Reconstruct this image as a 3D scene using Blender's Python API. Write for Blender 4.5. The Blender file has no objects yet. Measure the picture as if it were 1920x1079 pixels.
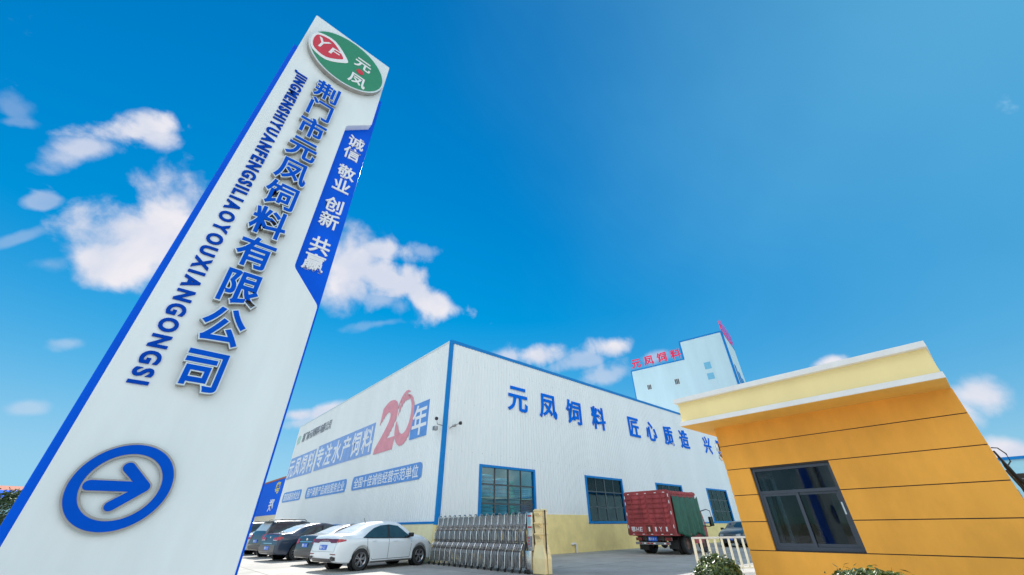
import bpy, bmesh, math, random
from math import sin, cos, pi, radians, sqrt, hypot, atan2
from mathutils import Vector, Matrix
from mathutils.bvhtree import BVHTree

S = bpy.context.scene
COL = S.collection
random.seed(7)
V = Vector

# ------------------------------------------------------------------ camera
# world axes: X runs along the long front wall of the warehouse, Y along its end wall, Z up, metres
cd = bpy.data.cameras.new("camera")
cam = bpy.data.objects.new("camera", cd)
COL.objects.link(cam)
cd.sensor_width = 36.0
cd.lens = 703.64 / 1920 * 36
cd.clip_start = 0.05
cd.clip_end = 3000
_pit, _rol, _ax = radians(32.491), radians(-0.649), radians(48.33)
_h = V((sin(pi / 2 - _ax) * 0 + cos(_ax) * 1.0, sin(_ax), 0))          # heading on the ground
_fw = _h * cos(_pit) + V((0, 0, 1)) * sin(_pit)
_up = V((0, 0, 1)) * cos(_pit) - _h * sin(_pit)
_rt = _fw.cross(_up)
_r2 = _rt * cos(_rol) + _up * sin(_rol)
_u2 = -_rt * sin(_rol) + _up * cos(_rol)
cam.matrix_world = Matrix(((_r2.x, _u2.x, -_fw.x, 0), (_r2.y, _u2.y, -_fw.y, 0), (_r2.z, _u2.z, -_fw.z, 1.3), (0, 0, 0, 1)))
S.camera = cam

# ------------------------------------------------------------------ exposure
S.view_settings.view_transform = 'Standard'
S.view_settings.look = 'None'
S.view_settings.gamma = 1
S.view_settings.use_curve_mapping = False
EXPO = 0.95
SKY = 0.088
S.view_settings.exposure = EXPO
S.cycles.use_denoising = True
S.cycles.max_bounces = 8
S.cycles.transparent_max_bounces = 12
S.cycles.caustics_reflective = False
S.cycles.caustics_refractive = False
S.cycles.sample_clamp_indirect = 6

# ------------------------------------------------------------------ sun and sky
SUN_EL, SUN_AZ = radians(45.5), radians(72)              # azimuth measured from +X towards +Y
sd = bpy.data.lights.new("sun", 'SUN')
sd.energy = 3.8
sd.angle = radians(0.55)
sd.color = (1.0, 0.955, 0.89)
sun = bpy.data.objects.new("sun", sd)
COL.objects.link(sun)
_sv = V((cos(SUN_EL) * cos(SUN_AZ), cos(SUN_EL) * sin(SUN_AZ), sin(SUN_EL)))
sun.rotation_euler = _sv.to_track_quat('Z', 'Y').to_euler()
sun.location = (0, 0, 60)

W = bpy.data.worlds.new("World")
S.world = W
W.use_nodes = True
nt = W.node_tree
nt.nodes.clear()
N = nt.nodes.new
LK = nt.links.new
sky = N('ShaderNodeTexSky')
sky.sky_type = 'NISHITA'
sky.sun_disc = False
sky.sun_elevation = SUN_EL
sky.sun_rotation = pi / 2 - SUN_AZ
sky.altitude = 0
sky.air_density = 1.0
sky.dust_density = 0.0
sky.ozone_density = 3.0
hsv = N('ShaderNodeHueSaturation')
hsv.inputs['Saturation'].default_value = 1.45
hsv.inputs['Value'].default_value = 1.0
LK(sky.outputs[0], hsv.inputs['Color'])
geo = N('ShaderNodeTexCoord')
dirn = geo.outputs['Generated']


def mth(op, a, b=None, c=None, clamp=False):
    n = N('ShaderNodeMath')
    n.operation = op
    n.use_clamp = clamp
    for i, x in enumerate((a, b, c)):
        if x is None:
            continue
        if isinstance(x, (int, float)):
            n.inputs[i].default_value = x
        else:
            LK(x, n.inputs[i])
    return n.outputs[0]


def noise(scale, detail, rough, dist=0.0, off=(0, 0, 0)):
    mp = N('ShaderNodeMapping')
    mp.inputs['Location'].default_value = off
    LK(dirn, mp.inputs['Vector'])
    n = N('ShaderNodeTexNoise')
    n.inputs['Scale'].default_value = scale
    n.inputs['Detail'].default_value = detail
    n.inputs['Roughness'].default_value = rough
    n.inputs['Distortion'].default_value = dist
    LK(mp.outputs[0], n.inputs['Vector'])
    return n.outputs['Fac']


nz = mth('SUBTRACT', mth('ADD', mth('MULTIPLY', noise(12, 7, 0.52, 0.25), 1.0), mth('MULTIPLY', noise(42, 6, 0.6, 0.1, (3, 1, 5)), 0.12)), 0.56)
# single clouds: azimuth, elevation, half width, half height (degrees), tilt, thickness, raggedness
CLOUDS = [(107.0, 37.0, 3.7, 1.4, 56, 1, 1.2), (108.8, 33.6, 3.3, 1.2, 58, 0.75, 0.9), (105.5, 38.2, 2.0, 1.4, 43, 0.9, 0.8), (99.5, 29.4, 6.2, 4.2, 64, 1, 0.95), (100.6, 25.2, 4.9, 2.7, 45, 1, 0.8), (95.9, 27.7, 3.9, 4.3, 26, 1, 0.6), (101.4, 23.4, 3.2, 1.7, 15, 0.6, 0.9), (76.4, 32.6, 5.0, 5.8, 15, 1, 0.6), (70.7, 32.0, 6.2, 3.5, -9, 1, 0.95), (63.0, 30.1, 6.3, 2.0, -15, 1, 0.95), (71.2, 36.1, 5.6, 1.8, 9, 0.9, 0.8), (70.0, 28.9, 4.6, 1.9, -6, 0.5, 0.9), (65.3, 36.9, 3.1, 1.1, 10, 0.4, 0.9), (70.0, 25.6, 3.8, 0.7, 17, 0.18, 1.1), (108.5, 27.4, 0.9, 0.6, 52, 0.40, 1.1), (114.8, 33.5, 1.1, 1.1, 27, 0.2, 1.2), (114.1, 32.3, 1.3, 0.5, 49, 0.2, 1.2), (108.2, 23.3, 1.8, 0.5, 62, 0.22, 0.9), (105.3, 22.2, 2.0, 1.1, 29, 0.22, 0.9), (45.0, 22.1, 4.4, 1.6, -2, 0.95, 0.8), (48.5, 22.0, 2.4, 1.3, -1, 0.7, 0.8), (32.4, 22.7, 2.8, 1.5, -7, 0.95, 0.8), (38.7, 20.7, 4.3, 1.2, 6, 0.5, 0.9), (32.9, 18.8, 5.2, 1.6, 12, 0.5, 0.9), (26.7, 20.5, 2.8, 1.0, 7, 0.5, 0.9), (34.5, 19.0, 3.0, 1.1, -5, 0.3, 0.9), (6.7, 15.6, 1.7, 0.9, -2, 1, 0.6), (-2.5, 10.2, 2.2, 1.7, -13, 0.95, 0.7), (-0.9, 9.0, 1.3, 1.5, -11, 0.8, 0.8), (-2.2, 5.1, 1.9, 1.2, -15, 1, 0.6), (77.9, 12.3, 1.9, 0.9, 6, 0.9, 0.7), (74.0, 13.4, 2.8, 1.1, 33, 0.9, 0.7), (76.1, 11.7, 3.7, 0.8, 11, 0.6, 0.8), (100.5, 9.6, 1.3, 0.7, 11, 0.35, 0.9), (100.5, 15.8, 1.4, 0.7, 18, 0.3, 1)]
N_VIEW = len(CLOUDS)
# bright cloud field added out of view behind the camera as fill light
_rc = random.Random(3)
for _k in range(22):
    CLOUDS.append((150 + (_k * 37) % 170 + _rc.uniform(-5, 5), _rc.uniform(10, 52), _rc.uniform(11, 17), _rc.uniform(7, 11), _rc.uniform(-15, 15), 1, 0.8))
fac = fac2 = None
for _i, (az_, el_, w_, h_, rot_, st_, ra_) in enumerate(CLOUDS):
    az_, el_, rot_ = radians(az_), radians(el_), radians(rot_)
    C_ = V((cos(el_) * cos(az_), cos(el_) * sin(az_), sin(el_)))
    H_ = V((sin(az_), -cos(az_), 0))
    K_ = H_.cross(C_)
    U_ = H_ * cos(rot_) + K_ * sin(rot_)
    T_ = -H_ * sin(rot_) + K_ * cos(rot_)
    mp = N('ShaderNodeMapping')
    mp.vector_type = 'TEXTURE'
    mp.inputs['Location'].default_value = C_
    mp.inputs['Rotation'].default_value = Matrix((U_, T_, U_.cross(T_))).transposed().to_euler()
    mp.inputs['Scale'].default_value = ((1.12 if _i < N_VIEW else 1.5) * radians(w_), (1.12 if _i < N_VIEW else 1.5) * radians(h_), 0.6)
    LK(dirn, mp.inputs['Vector'])
    ln = N('ShaderNodeVectorMath')
    ln.operation = 'LENGTH'
    LK(mp.outputs[0], ln.inputs[0])
    dsub = mth('SUBTRACT', 1.0, ln.outputs['Value'])
    dsub = mth('MAXIMUM', dsub, -2.0)
    raw = mth('MULTIPLY_ADD', nz, 2.9 * ra_, dsub)
    mr = N('ShaderNodeMapRange')
    mr.interpolation_type = 'SMOOTHSTEP'
    mr.inputs['From Min'].default_value = -0.1
    mr.inputs['From Max'].default_value = 0.75
    mr.inputs['To Max'].default_value = st_
    LK(raw, mr.inputs['Value'])
    if _i < N_VIEW:
        fac = mr.outputs[0] if fac is None else mth('MAXIMUM', fac, mr.outputs[0])
    else:
        fac2 = mr.outputs[0] if fac2 is None else mth('MAXIMUM', fac2, mr.outputs[0])
cl = N('ShaderNodeMix')
cl.data_type = 'RGBA'
k_ = 1.0 / 2 ** EXPO
cl.inputs[6].default_value = (0.66 * k_, 0.71 * k_, 0.84 * k_, 1)
cl.inputs[7].default_value = (0.87 * k_, 0.85 * k_, 0.90 * k_, 1)
mr = N('ShaderNodeMapRange')
mr.inputs['From Min'].default_value = 0.36
mr.inputs['From Max'].default_value = 0.62
LK(noise(7, 5, 0.55, 0.3, (1, 2, 9)), mr.inputs['Value'])
LK(mr.outputs[0], cl.inputs[0])
bg1 = N('ShaderNodeBackground')
bg1.inputs['Strength'].default_value = SKY
sep = N('ShaderNodeSeparateColor')
LK(hsv.outputs[0], sep.inputs[0])
cmb = N('ShaderNodeCombineColor')
for _i, _cap in enumerate((0.32, 0.66, 0.90)):          # the strip of glare at the horizon rolls off softly
    _a = _cap / 2 ** EXPO / SKY
    LK(mth('MULTIPLY', mth('TANH', mth('DIVIDE', sep.outputs[_i], _a)), _a), cmb.inputs[_i])
LK(cmb.outputs[0], bg1.inputs['Color'])
bg2 = N('ShaderNodeBackground')
LK(cl.outputs[2], bg2.inputs['Color'])
bg2.inputs['Strength'].default_value = 1.0
mx = N('ShaderNodeMixShader')
LK(fac, mx.inputs[0])
LK(bg1.outputs[0], mx.inputs[1])
LK(bg2.outputs[0], mx.inputs[2])
bg3 = N('ShaderNodeBackground')                          # added unseen clouds, brighter than the visible ones to fill shaded walls
bg3.inputs['Color'].default_value = (0.92, 0.985, 1.0, 1)
bg3.inputs['Strength'].default_value = 1.8 * k_
mx2 = N('ShaderNodeMixShader')
LK(fac2, mx2.inputs[0])
LK(mx.outputs[0], mx2.inputs[1])
LK(bg3.outputs[0], mx2.inputs[2])
# a thin high veil brightens the sky towards the right of the view
mpv = N('ShaderNodeMapping')
mpv.vector_type = 'TEXTURE'
mpv.inputs['Location'].default_value = (cos(radians(40)) * cos(radians(-30)), cos(radians(40)) * sin(radians(-30)), sin(radians(40)))
mpv.inputs['Scale'].default_value = (1.05, 1.05, 1.05)
LK(dirn, mpv.inputs['Vector'])
lnv = N('ShaderNodeVectorMath')
lnv.operation = 'LENGTH'
LK(mpv.outputs[0], lnv.inputs[0])
mrv = N('ShaderNodeMapRange')
mrv.interpolation_type = 'SMOOTHSTEP'
mrv.inputs['From Min'].default_value = 0.0
mrv.inputs['From Max'].default_value = 1.0
mrv.inputs['To Min'].default_value = 0.40
mrv.inputs['To Max'].default_value = 0.0
LK(mth('MULTIPLY_ADD', noise(3, 4, 0.5, 0.2, (4, 4, 4)), 0.25, mth('SUBTRACT', lnv.outputs['Value'], 0.12)), mrv.inputs['Value'])
bg4 = N('ShaderNodeBackground')
bg4.inputs['Color'].default_value = (0.24, 0.78, 1.06, 1)
bg4.inputs['Strength'].default_value = k_
mx3 = N('ShaderNodeMixShader')
LK(mrv.outputs[0], mx3.inputs[0])
LK(bg1.outputs[0], mx3.inputs[1])
LK(bg4.outputs[0], mx3.inputs[2])
LK(mx3.outputs[0], mx.inputs[1])
wo = N('ShaderNodeOutputWorld')
LK(mx2.outputs[0], wo.inputs['Surface'])

# ------------------------------------------------------------------ materials
def mat(name, col, rough=0.6, metal=0.0, spec=0.5, var=0.06, scale=4.0, bump=0.0, bscale=60.0, coat=0.0, streak=0.0, rvar=0.0, flake=0.0):
    m = bpy.data.materials.new(name)
    m.use_nodes = True
    t = m.node_tree
    b = t.nodes['Principled BSDF']
    b.inputs['Roughness'].default_value = rough
    b.inputs['Metallic'].default_value = metal
    b.inputs['Specular IOR Level'].default_value = spec
    b.inputs['Coat Weight'].default_value = coat
    b.inputs['Coat Roughness'].default_value = 0.04
    b.inputs['Base Color'].default_value = (*col, 1)
    tc = t.nodes.new('ShaderNodeTexCoord')
    if var or streak:
        n = t.nodes.new('ShaderNodeTexNoise')
        n.inputs['Scale'].default_value = scale
        n.inputs['Detail'].default_value = 6
        n.inputs['Roughness'].default_value = 0.62
        src = tc.outputs['Object']
        if streak:
            mp = t.nodes.new('ShaderNodeMapping')
            mp.inputs['Scale'].default_value = (1, 1, streak)
            t.links.new(src, mp.inputs['Vector'])
            src = mp.outputs[0]
        t.links.new(src, n.inputs['Vector'])
        r = t.nodes.new('ShaderNodeMapRange')
        r.inputs['From Min'].default_value = 0.3
        r.inputs['From Max'].default_value = 0.7
        r.inputs['To Min'].default_value = 1 - var
        r.inputs['To Max'].default_value = 1 + var
        t.links.new(n.outputs['Fac'], r.inputs['Value'])
        vm = t.nodes.new('ShaderNodeVectorMath')
        vm.operation = 'SCALE'
        vm.inputs[0].default_value = col
        t.links.new(r.outputs[0], vm.inputs['Scale'])
        t.links.new(vm.outputs[0], b.inputs['Base Color'])
        if rvar:
            r2 = t.nodes.new('ShaderNodeMapRange')
            r2.inputs['From Min'].default_value = 0.3
            r2.inputs['From Max'].default_value = 0.7
            r2.inputs['To Min'].default_value = max(0.02, rough - rvar)
            r2.inputs['To Max'].default_value = rough + rvar
            t.links.new(n.outputs['Fac'], r2.inputs['Value'])
            t.links.new(r2.outputs[0], b.inputs['Roughness'])
    if bump:
        n2 = t.nodes.new('ShaderNodeTexNoise')
        n2.inputs['Scale'].default_value = bscale
        n2.inputs['Detail'].default_value = 4
        t.links.new(tc.outputs['Object'], n2.inputs['Vector'])
        bp = t.nodes.new('ShaderNodeBump')
        bp.inputs['Strength'].default_value = bump
        bp.inputs['Distance'].default_value = 0.02
        t.links.new(n2.outputs['Fac'], bp.inputs['Height'])
        t.links.new(bp.outputs[0], b.inputs['Normal'])
    return m


def glass(name, tint=(0.75, 0.85, 0.86), alpha=0.75, rough=0.02):
    """clear pane: see-through with a real reflection by angle"""
    m = bpy.data.materials.new(name)
    m.use_nodes = True
    t = m.node_tree
    t.nodes.clear()
    tr = t.nodes.new('ShaderNodeBsdfTransparent')
    tr.inputs[0].default_value = (*[c * alpha for c in tint], 1)
    gl = t.nodes.new('ShaderNodeBsdfGlossy')
    gl.inputs['Roughness'].default_value = rough
    gl.inputs[0].default_value = (0.9, 0.95, 0.95, 1)
    fr = t.nodes.new('ShaderNodeFresnel')
    fr.inputs[0].default_value = 1.42
    ms = t.nodes.new('ShaderNodeMixShader')
    t.links.new(fr.outputs[0], ms.inputs[0])
    t.links.new(tr.outputs[0], ms.inputs[1])
    t.links.new(gl.outputs[0], ms.inputs[2])
    o = t.nodes.new('ShaderNodeOutputMaterial')
    t.links.new(ms.outputs[0], o.inputs[0])
    return m


M = dict(
    sign_white=mat('white sign panel', (0.74, 0.79, 0.80), 0.32, var=0.07, scale=2.2, streak=0.18, rvar=0.06),
    sign_blue=mat('blue sign panel', (0.0, 0.105, 0.72), 0.38, spec=0.06, var=0.08, scale=3),
    letter_blue=mat('blue letter face', (0.0, 0.085, 0.56), 0.45, spec=0.04, var=0.06, scale=9),
    letter_rim=mat('pale letter rim', (0.62, 0.72, 0.76), 0.35, var=0.05, scale=8),
    letter_side=mat('steel letter return', (0.36, 0.34, 0.32), 0.40, 0.5, var=0.15, scale=12),
    white_letter=mat('white letter', (0.80, 0.80, 0.82), 0.5, var=0.02),
    pinyin=mat('blue flat letter', (0.0, 0.055, 0.42), 0.5, spec=0.04, var=0.05),
    oval_green=mat('green medallion face', (0.01, 0.235, 0.115), 0.35, var=0.05, scale=6),
    oval_red=mat('red medallion patch', (0.60, 0.02, 0.045), 0.35, var=0.05, scale=6),
    corr=mat('white corrugated sheet', (0.80, 0.83, 0.84), 0.42, var=0.035, scale=0.7, streak=0.12, rvar=0.08),
    trim=mat('blue metal trim', (0.0, 0.20, 0.56), 0.45, spec=0.2, var=0.08, scale=3),
    plinth=mat('pale yellow painted plinth', (0.90, 0.71, 0.31), 0.85, var=0.12, scale=1.2, bump=0.25, bscale=25),
    plinth_end=mat('cream painted plinth', (0.84, 0.76, 0.48), 0.85, var=0.08, scale=1.6, bump=0.25, bscale=25),
    wall_blue=mat('blue wall lettering', (0.0, 0.15, 0.72), 0.5, spec=0.05, var=0.05),
    tile_blue=mat('hazed blue mural paint', (0.24, 0.38, 0.72), 0.5, var=0.12, scale=2.2),  # gloss and haze mixed into the blue as a paler colour
    pill_blue=mat('blue mural paint', (0.11, 0.29, 0.68), 0.5, var=0.12, scale=2.2),
    mural_white=mat('white mural paint', (0.80, 0.81, 0.84), 0.5, var=0.04),
    mural_pink=mat('faded red mural paint', (0.72, 0.29, 0.34), 0.5, var=0.10, scale=2.2),
    mural_grey=mat('grey mural paint', (0.22, 0.24, 0.28), 0.6, var=0.2, scale=5),
    mural_green=mat('faded green mural paint', (0.42, 0.62, 0.55), 0.6, var=0.1),
    dark=mat('grey interior', (0.46, 0.53, 0.55), 0.8, var=0.1),
    floor_in=mat('interior concrete', (0.30, 0.30, 0.29), 0.8, var=0.15),
    mullion=mat('dark grey window bars', (0.045, 0.06, 0.07), 0.4, var=0.1),
    glass=glass('clear window glass', (0.80, 0.94, 0.96), 0.95),
    glass_dark=glass('grey window glass', (0.70, 0.76, 0.82), 0.80),
    sack_cyan=mat('cyan woven sack', (0.03, 0.56, 0.80), 0.6, var=0.25, scale=9, bump=0.3),
    sack_blue=mat('blue woven sack', (0.02, 0.30, 0.80), 0.6, var=0.25, scale=9, bump=0.3),
    sack_pale=mat('pale blue woven sack', (0.45, 0.68, 0.88), 0.6, var=0.3, scale=9, bump=0.3),
    sack_pink=mat('pink printed sack', (0.85, 0.30, 0.40), 0.6, var=0.3, scale=9),
    sack_green=mat('green printed sack', (0.05, 0.55, 0.42), 0.6, var=0.3, scale=9),
    rack=mat('cream rack steel', (0.62, 0.56, 0.44), 0.5, var=0.08),
    factory=mat('pale blue tower cladding', (0.54, 0.71, 0.77), 0.6, var=0.06, scale=0.5, streak=0.2),
    sign_red=mat('red rooftop letter', (0.85, 0.01, 0.09), 0.4, var=0.08),
    sign_violet=mat('violet rooftop letter', (0.42, 0.16, 0.50), 0.4, var=0.08),
    orange=mat('orange wall panel', (0.86, 0.40, 0.062), 0.66, spec=0.22, var=0.13, scale=1.4, streak=0.5, bump=0.05, bscale=90),
    groove=mat('dark groove', (0.03, 0.025, 0.02), 0.7),
    cream=mat('cream fascia', (0.90, 0.73, 0.35), 0.7, var=0.05, scale=1.5, streak=0.5),
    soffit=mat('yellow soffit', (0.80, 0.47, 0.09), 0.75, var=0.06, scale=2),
    band=mat('white roof band', (0.80, 0.79, 0.77), 0.7, var=0.06, scale=2.5),
    frame=mat('anthracite window frame', (0.035, 0.05, 0.075), 0.35, var=0.08),
    room=mat('pale room wall', (0.74, 0.75, 0.73), 0.8, var=0.05),
    black=mat('black plastic', (0.018, 0.018, 0.02), 0.45, var=0.1),
    chrome=mat('chrome', (0.75, 0.75, 0.76), 0.12, 1.0, var=0.02),
    steel=mat('stainless tube', (0.60, 0.59, 0.58), 0.24, 1.0, var=0.12, scale=6, rvar=0.06),
    steel_dk=mat('dull steel bar', (0.30, 0.295, 0.30), 0.36, 0.9, var=0.15, scale=6),
    gold=mat('gold coated sheet', (0.92, 0.72, 0.38), 0.32, 0.2, var=0.08, scale=3, rvar=0.08),
    rubber=mat('black rubber', (0.025, 0.025, 0.026), 0.75, var=0.2, scale=12),
    alloy=mat('alloy rim', (0.52, 0.52, 0.54), 0.28, 0.9, var=0.06),
    well=mat('dark wheel well', (0.012, 0.012, 0.013), 0.8),
    car_white=mat('white car paint', (0.74, 0.79, 0.82), 0.30, var=0.015, coat=0.8),
    car_silver=mat('silver white car paint', (0.60, 0.63, 0.66), 0.30, var=0.02, coat=0.8),
    car_navy=mat('navy car paint', (0.020, 0.040, 0.075), 0.30, var=0.05, coat=0.9),
    car_black=mat('black car paint', (0.022, 0.026, 0.035), 0.30, var=0.05, coat=0.9),
    car_grey=mat('dark slate car paint', (0.028, 0.048, 0.062), 0.30, var=0.05, coat=0.9),
    car_rear=mat('rear glass with painted glare', (0.50, 0.55, 0.58), 0.16, spec=0.8, var=0.12, scale=2.0, coat=0.5),  # sun glare painted into the glass as a pale base colour
    car_glass=mat('tinted car glass', (0.02, 0.045, 0.055), 0.04, spec=0.9, var=0.3, scale=2.5),
    lamp_red=mat('red tail lamp', (0.42, 0.012, 0.03), 0.15, var=0.12, scale=14, coat=0.6),
    lamp_dark=mat('dark red tail lamp', (0.16, 0.012, 0.025), 0.15, var=0.2, scale=14, coat=0.6),
    lamp_clear=mat('clear headlamp', (0.30, 0.34, 0.37), 0.1, var=0.3, scale=18, coat=0.8),
    plate=mat('blue number plate', (0.02, 0.13, 0.60), 0.4),
    bumper=mat('grey bumper plastic', (0.10, 0.095, 0.095), 0.55, var=0.08),
    seam=mat('panel gap', (0.10, 0.12, 0.135), 0.8, var=0),
    truck_red=mat('faded red truck paint', (0.34, 0.050, 0.055), 0.55, var=0.36, scale=2.6, bump=0.10, bscale=30, streak=0.4),
    truck_dark=mat('oily chassis steel', (0.05, 0.042, 0.038), 0.65, var=0.3, scale=8),
    truck_grey=mat('grey bumper bar', (0.24, 0.26, 0.28), 0.5, 0.3, var=0.2, scale=8),
    rust=mat('dusty wheel hub', (0.15, 0.09, 0.07), 0.7, var=0.25, scale=9),
    reflector_white=mat('white reflective strip', (0.80, 0.80, 0.80), 0.4),
    tarp=mat('green tarpaulin', (0.012, 0.090, 0.055), 0.55, var=0.28, scale=3.5, bump=0.25, bscale=14),
    fence=mat('cream fence paint', (0.86, 0.80, 0.62), 0.5, var=0.06, scale=6),
    fence_rail=mat('grey white rail paint', (0.66, 0.64, 0.60), 0.5, var=0.08, scale=6),
    leaf=mat('dark glossy leaf', (0.055, 0.095, 0.022), 0.32, var=0.55, scale=26, coat=0.25),
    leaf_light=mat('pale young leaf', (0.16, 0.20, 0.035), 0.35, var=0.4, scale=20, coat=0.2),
    leaf_far=mat('distant foliage', (0.055, 0.10, 0.04), 0.7, var=0.5, scale=1.5),
    bark=mat('bark', (0.14, 0.10, 0.07), 0.9, var=0.2),
    pipe=mat('white plastic pipe', (0.72, 0.70, 0.66), 0.5, var=0.05),
    far_cream=mat('distant cream render', (0.70, 0.62, 0.48), 0.8, var=0.08),
    far_red=mat('distant red roof', (0.42, 0.14, 0.08), 0.8, var=0.15),
    far_cyan=mat('pale cyan sheet', (0.36, 0.66, 0.78), 0.6, var=0.05),
    hoard=mat('vivid blue hoarding', (0.0, 0.12, 0.80), 0.5, spec=0.05, var=0.06, scale=0.5),
    yellow=mat('yellow letter', (0.75, 0.62, 0.06), 0.5),
)


def concrete():
    m = bpy.data.materials.new('yard concrete')
    m.use_nodes = True
    t = m.node_tree
    b = t.nodes['Principled BSDF']
    b.inputs['Roughness'].default_value = 0.86
    b.inputs['Specular IOR Level'].default_value = 0.3
    tc = t.nodes.new('ShaderNodeTexCoord')

    def nz_(sc, det, off=0.0):
        mp_ = t.nodes.new('ShaderNodeMapping')
        mp_.inputs['Location'].default_value = (off, off * 2, 0)
        t.links.new(tc.outputs['Object'], mp_.inputs[0])
        n = t.nodes.new('ShaderNodeTexNoise')
        n.inputs['Scale'].default_value = sc
        n.inputs['Detail'].default_value = det
        n.inputs['Roughness'].default_value = 0.65
        t.links.new(mp_.outputs[0], n.inputs['Vector'])
        return n.outputs['Fac']
    cr = t.nodes.new('ShaderNodeValToRGB')
    cr.color_ramp.elements[0].position = 0.28
    cr.color_ramp.elements[0].color = (0.32, 0.305, 0.28, 1)
    cr.color_ramp.elements[1].position = 0.72
    cr.color_ramp.elements[1].color = (0.50, 0.475, 0.43, 1)
    t.links.new(nz_(0.7, 8), cr.inputs[0])
    fine = t.nodes.new('ShaderNodeMapRange')
    fine.inputs['From Min'].default_value = 0.3
    fine.inputs['From Max'].default_value = 0.7
    fine.inputs['To Min'].default_value = 0.86
    fine.inputs['To Max'].default_value = 1.1
    t.links.new(nz_(18, 6, 4), fine.inputs[0])
    br = t.nodes.new('ShaderNodeTexBrick')
    br.offset = 0.0
    br.inputs['Scale'].default_value = 1.0
    br.inputs['Brick Width'].default_value = 5.2
    br.inputs['Row Height'].default_value = 4.3
    br.inputs['Mortar Size'].default_value = 0.022
    br.inputs['Mortar Smooth'].default_value = 0.3
    br.inputs['Color1'].default_value = (1, 1, 1, 1)
    br.inputs['Color2'].default_value = (0.90, 0.91, 0.93, 1)
    br.inputs['Mortar'].default_value = (0.30, 0.29, 0.27, 1)
    mp2 = t.nodes.new('ShaderNodeMapping')
    mp2.inputs['Location'].default_value = (0.9, 1.35, 0)
    t.links.new(tc.outputs['Object'], mp2.inputs[0])
    t.links.new(mp2.outputs[0], br.inputs['Vector'])
    st = t.nodes.new('ShaderNodeValToRGB')
    st.color_ramp.elements[0].position = 0.60
    st.color_ramp.elements[0].color = (1, 1, 1, 1)
    st.color_ramp.elements[1].position = 0.72
    st.color_ramp.elements[1].color = (0.62, 0.60, 0.58, 1)
    t.links.new(nz_(1.1, 4, 9), st.inputs[0])
    a = t.nodes.new('ShaderNodeMix'); a.data_type = 'RGBA'; a.blend_type = 'MULTIPLY'; a.inputs[0].default_value = 1
    t.links.new(cr.outputs[0], a.inputs[6]); t.links.new(br.outputs[0], a.inputs[7])
    a2 = t.nodes.new('ShaderNodeMix'); a2.data_type = 'RGBA'; a2.blend_type = 'MULTIPLY'; a2.inputs[0].default_value = 1
    t.links.new(a.outputs[2], a2.inputs[6]); t.links.new(st.outputs[0], a2.inputs[7])
    sc_ = t.nodes.new('ShaderNodeVectorMath'); sc_.operation = 'SCALE'
    t.links.new(a2.outputs[2], sc_.inputs[0]); t.links.new(fine.outputs[0], sc_.inputs['Scale'])
    t.links.new(sc_.outputs[0], b.inputs['Base Color'])
    bp = t.nodes.new('ShaderNodeBump')
    bp.inputs['Strength'].default_value = 0.25
    bp.inputs['Distance'].default_value = 0.01
    t.links.new(nz_(40, 5, 2), bp.inputs['Height'])
    t.links.new(bp.outputs[0], b.inputs['Normal'])
    return m


M['concrete'] = concrete()
M['soil'] = mat('dry soil and grass', (0.17, 0.17, 0.10), 0.95, var=0.35, scale=0.15)


# ------------------------------------------------------------------ building helpers
def origin_of(o):
    p = V((0, 0, 0))
    while o is not None:
        p += V(o.location)
        o = o.parent
    return p


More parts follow.
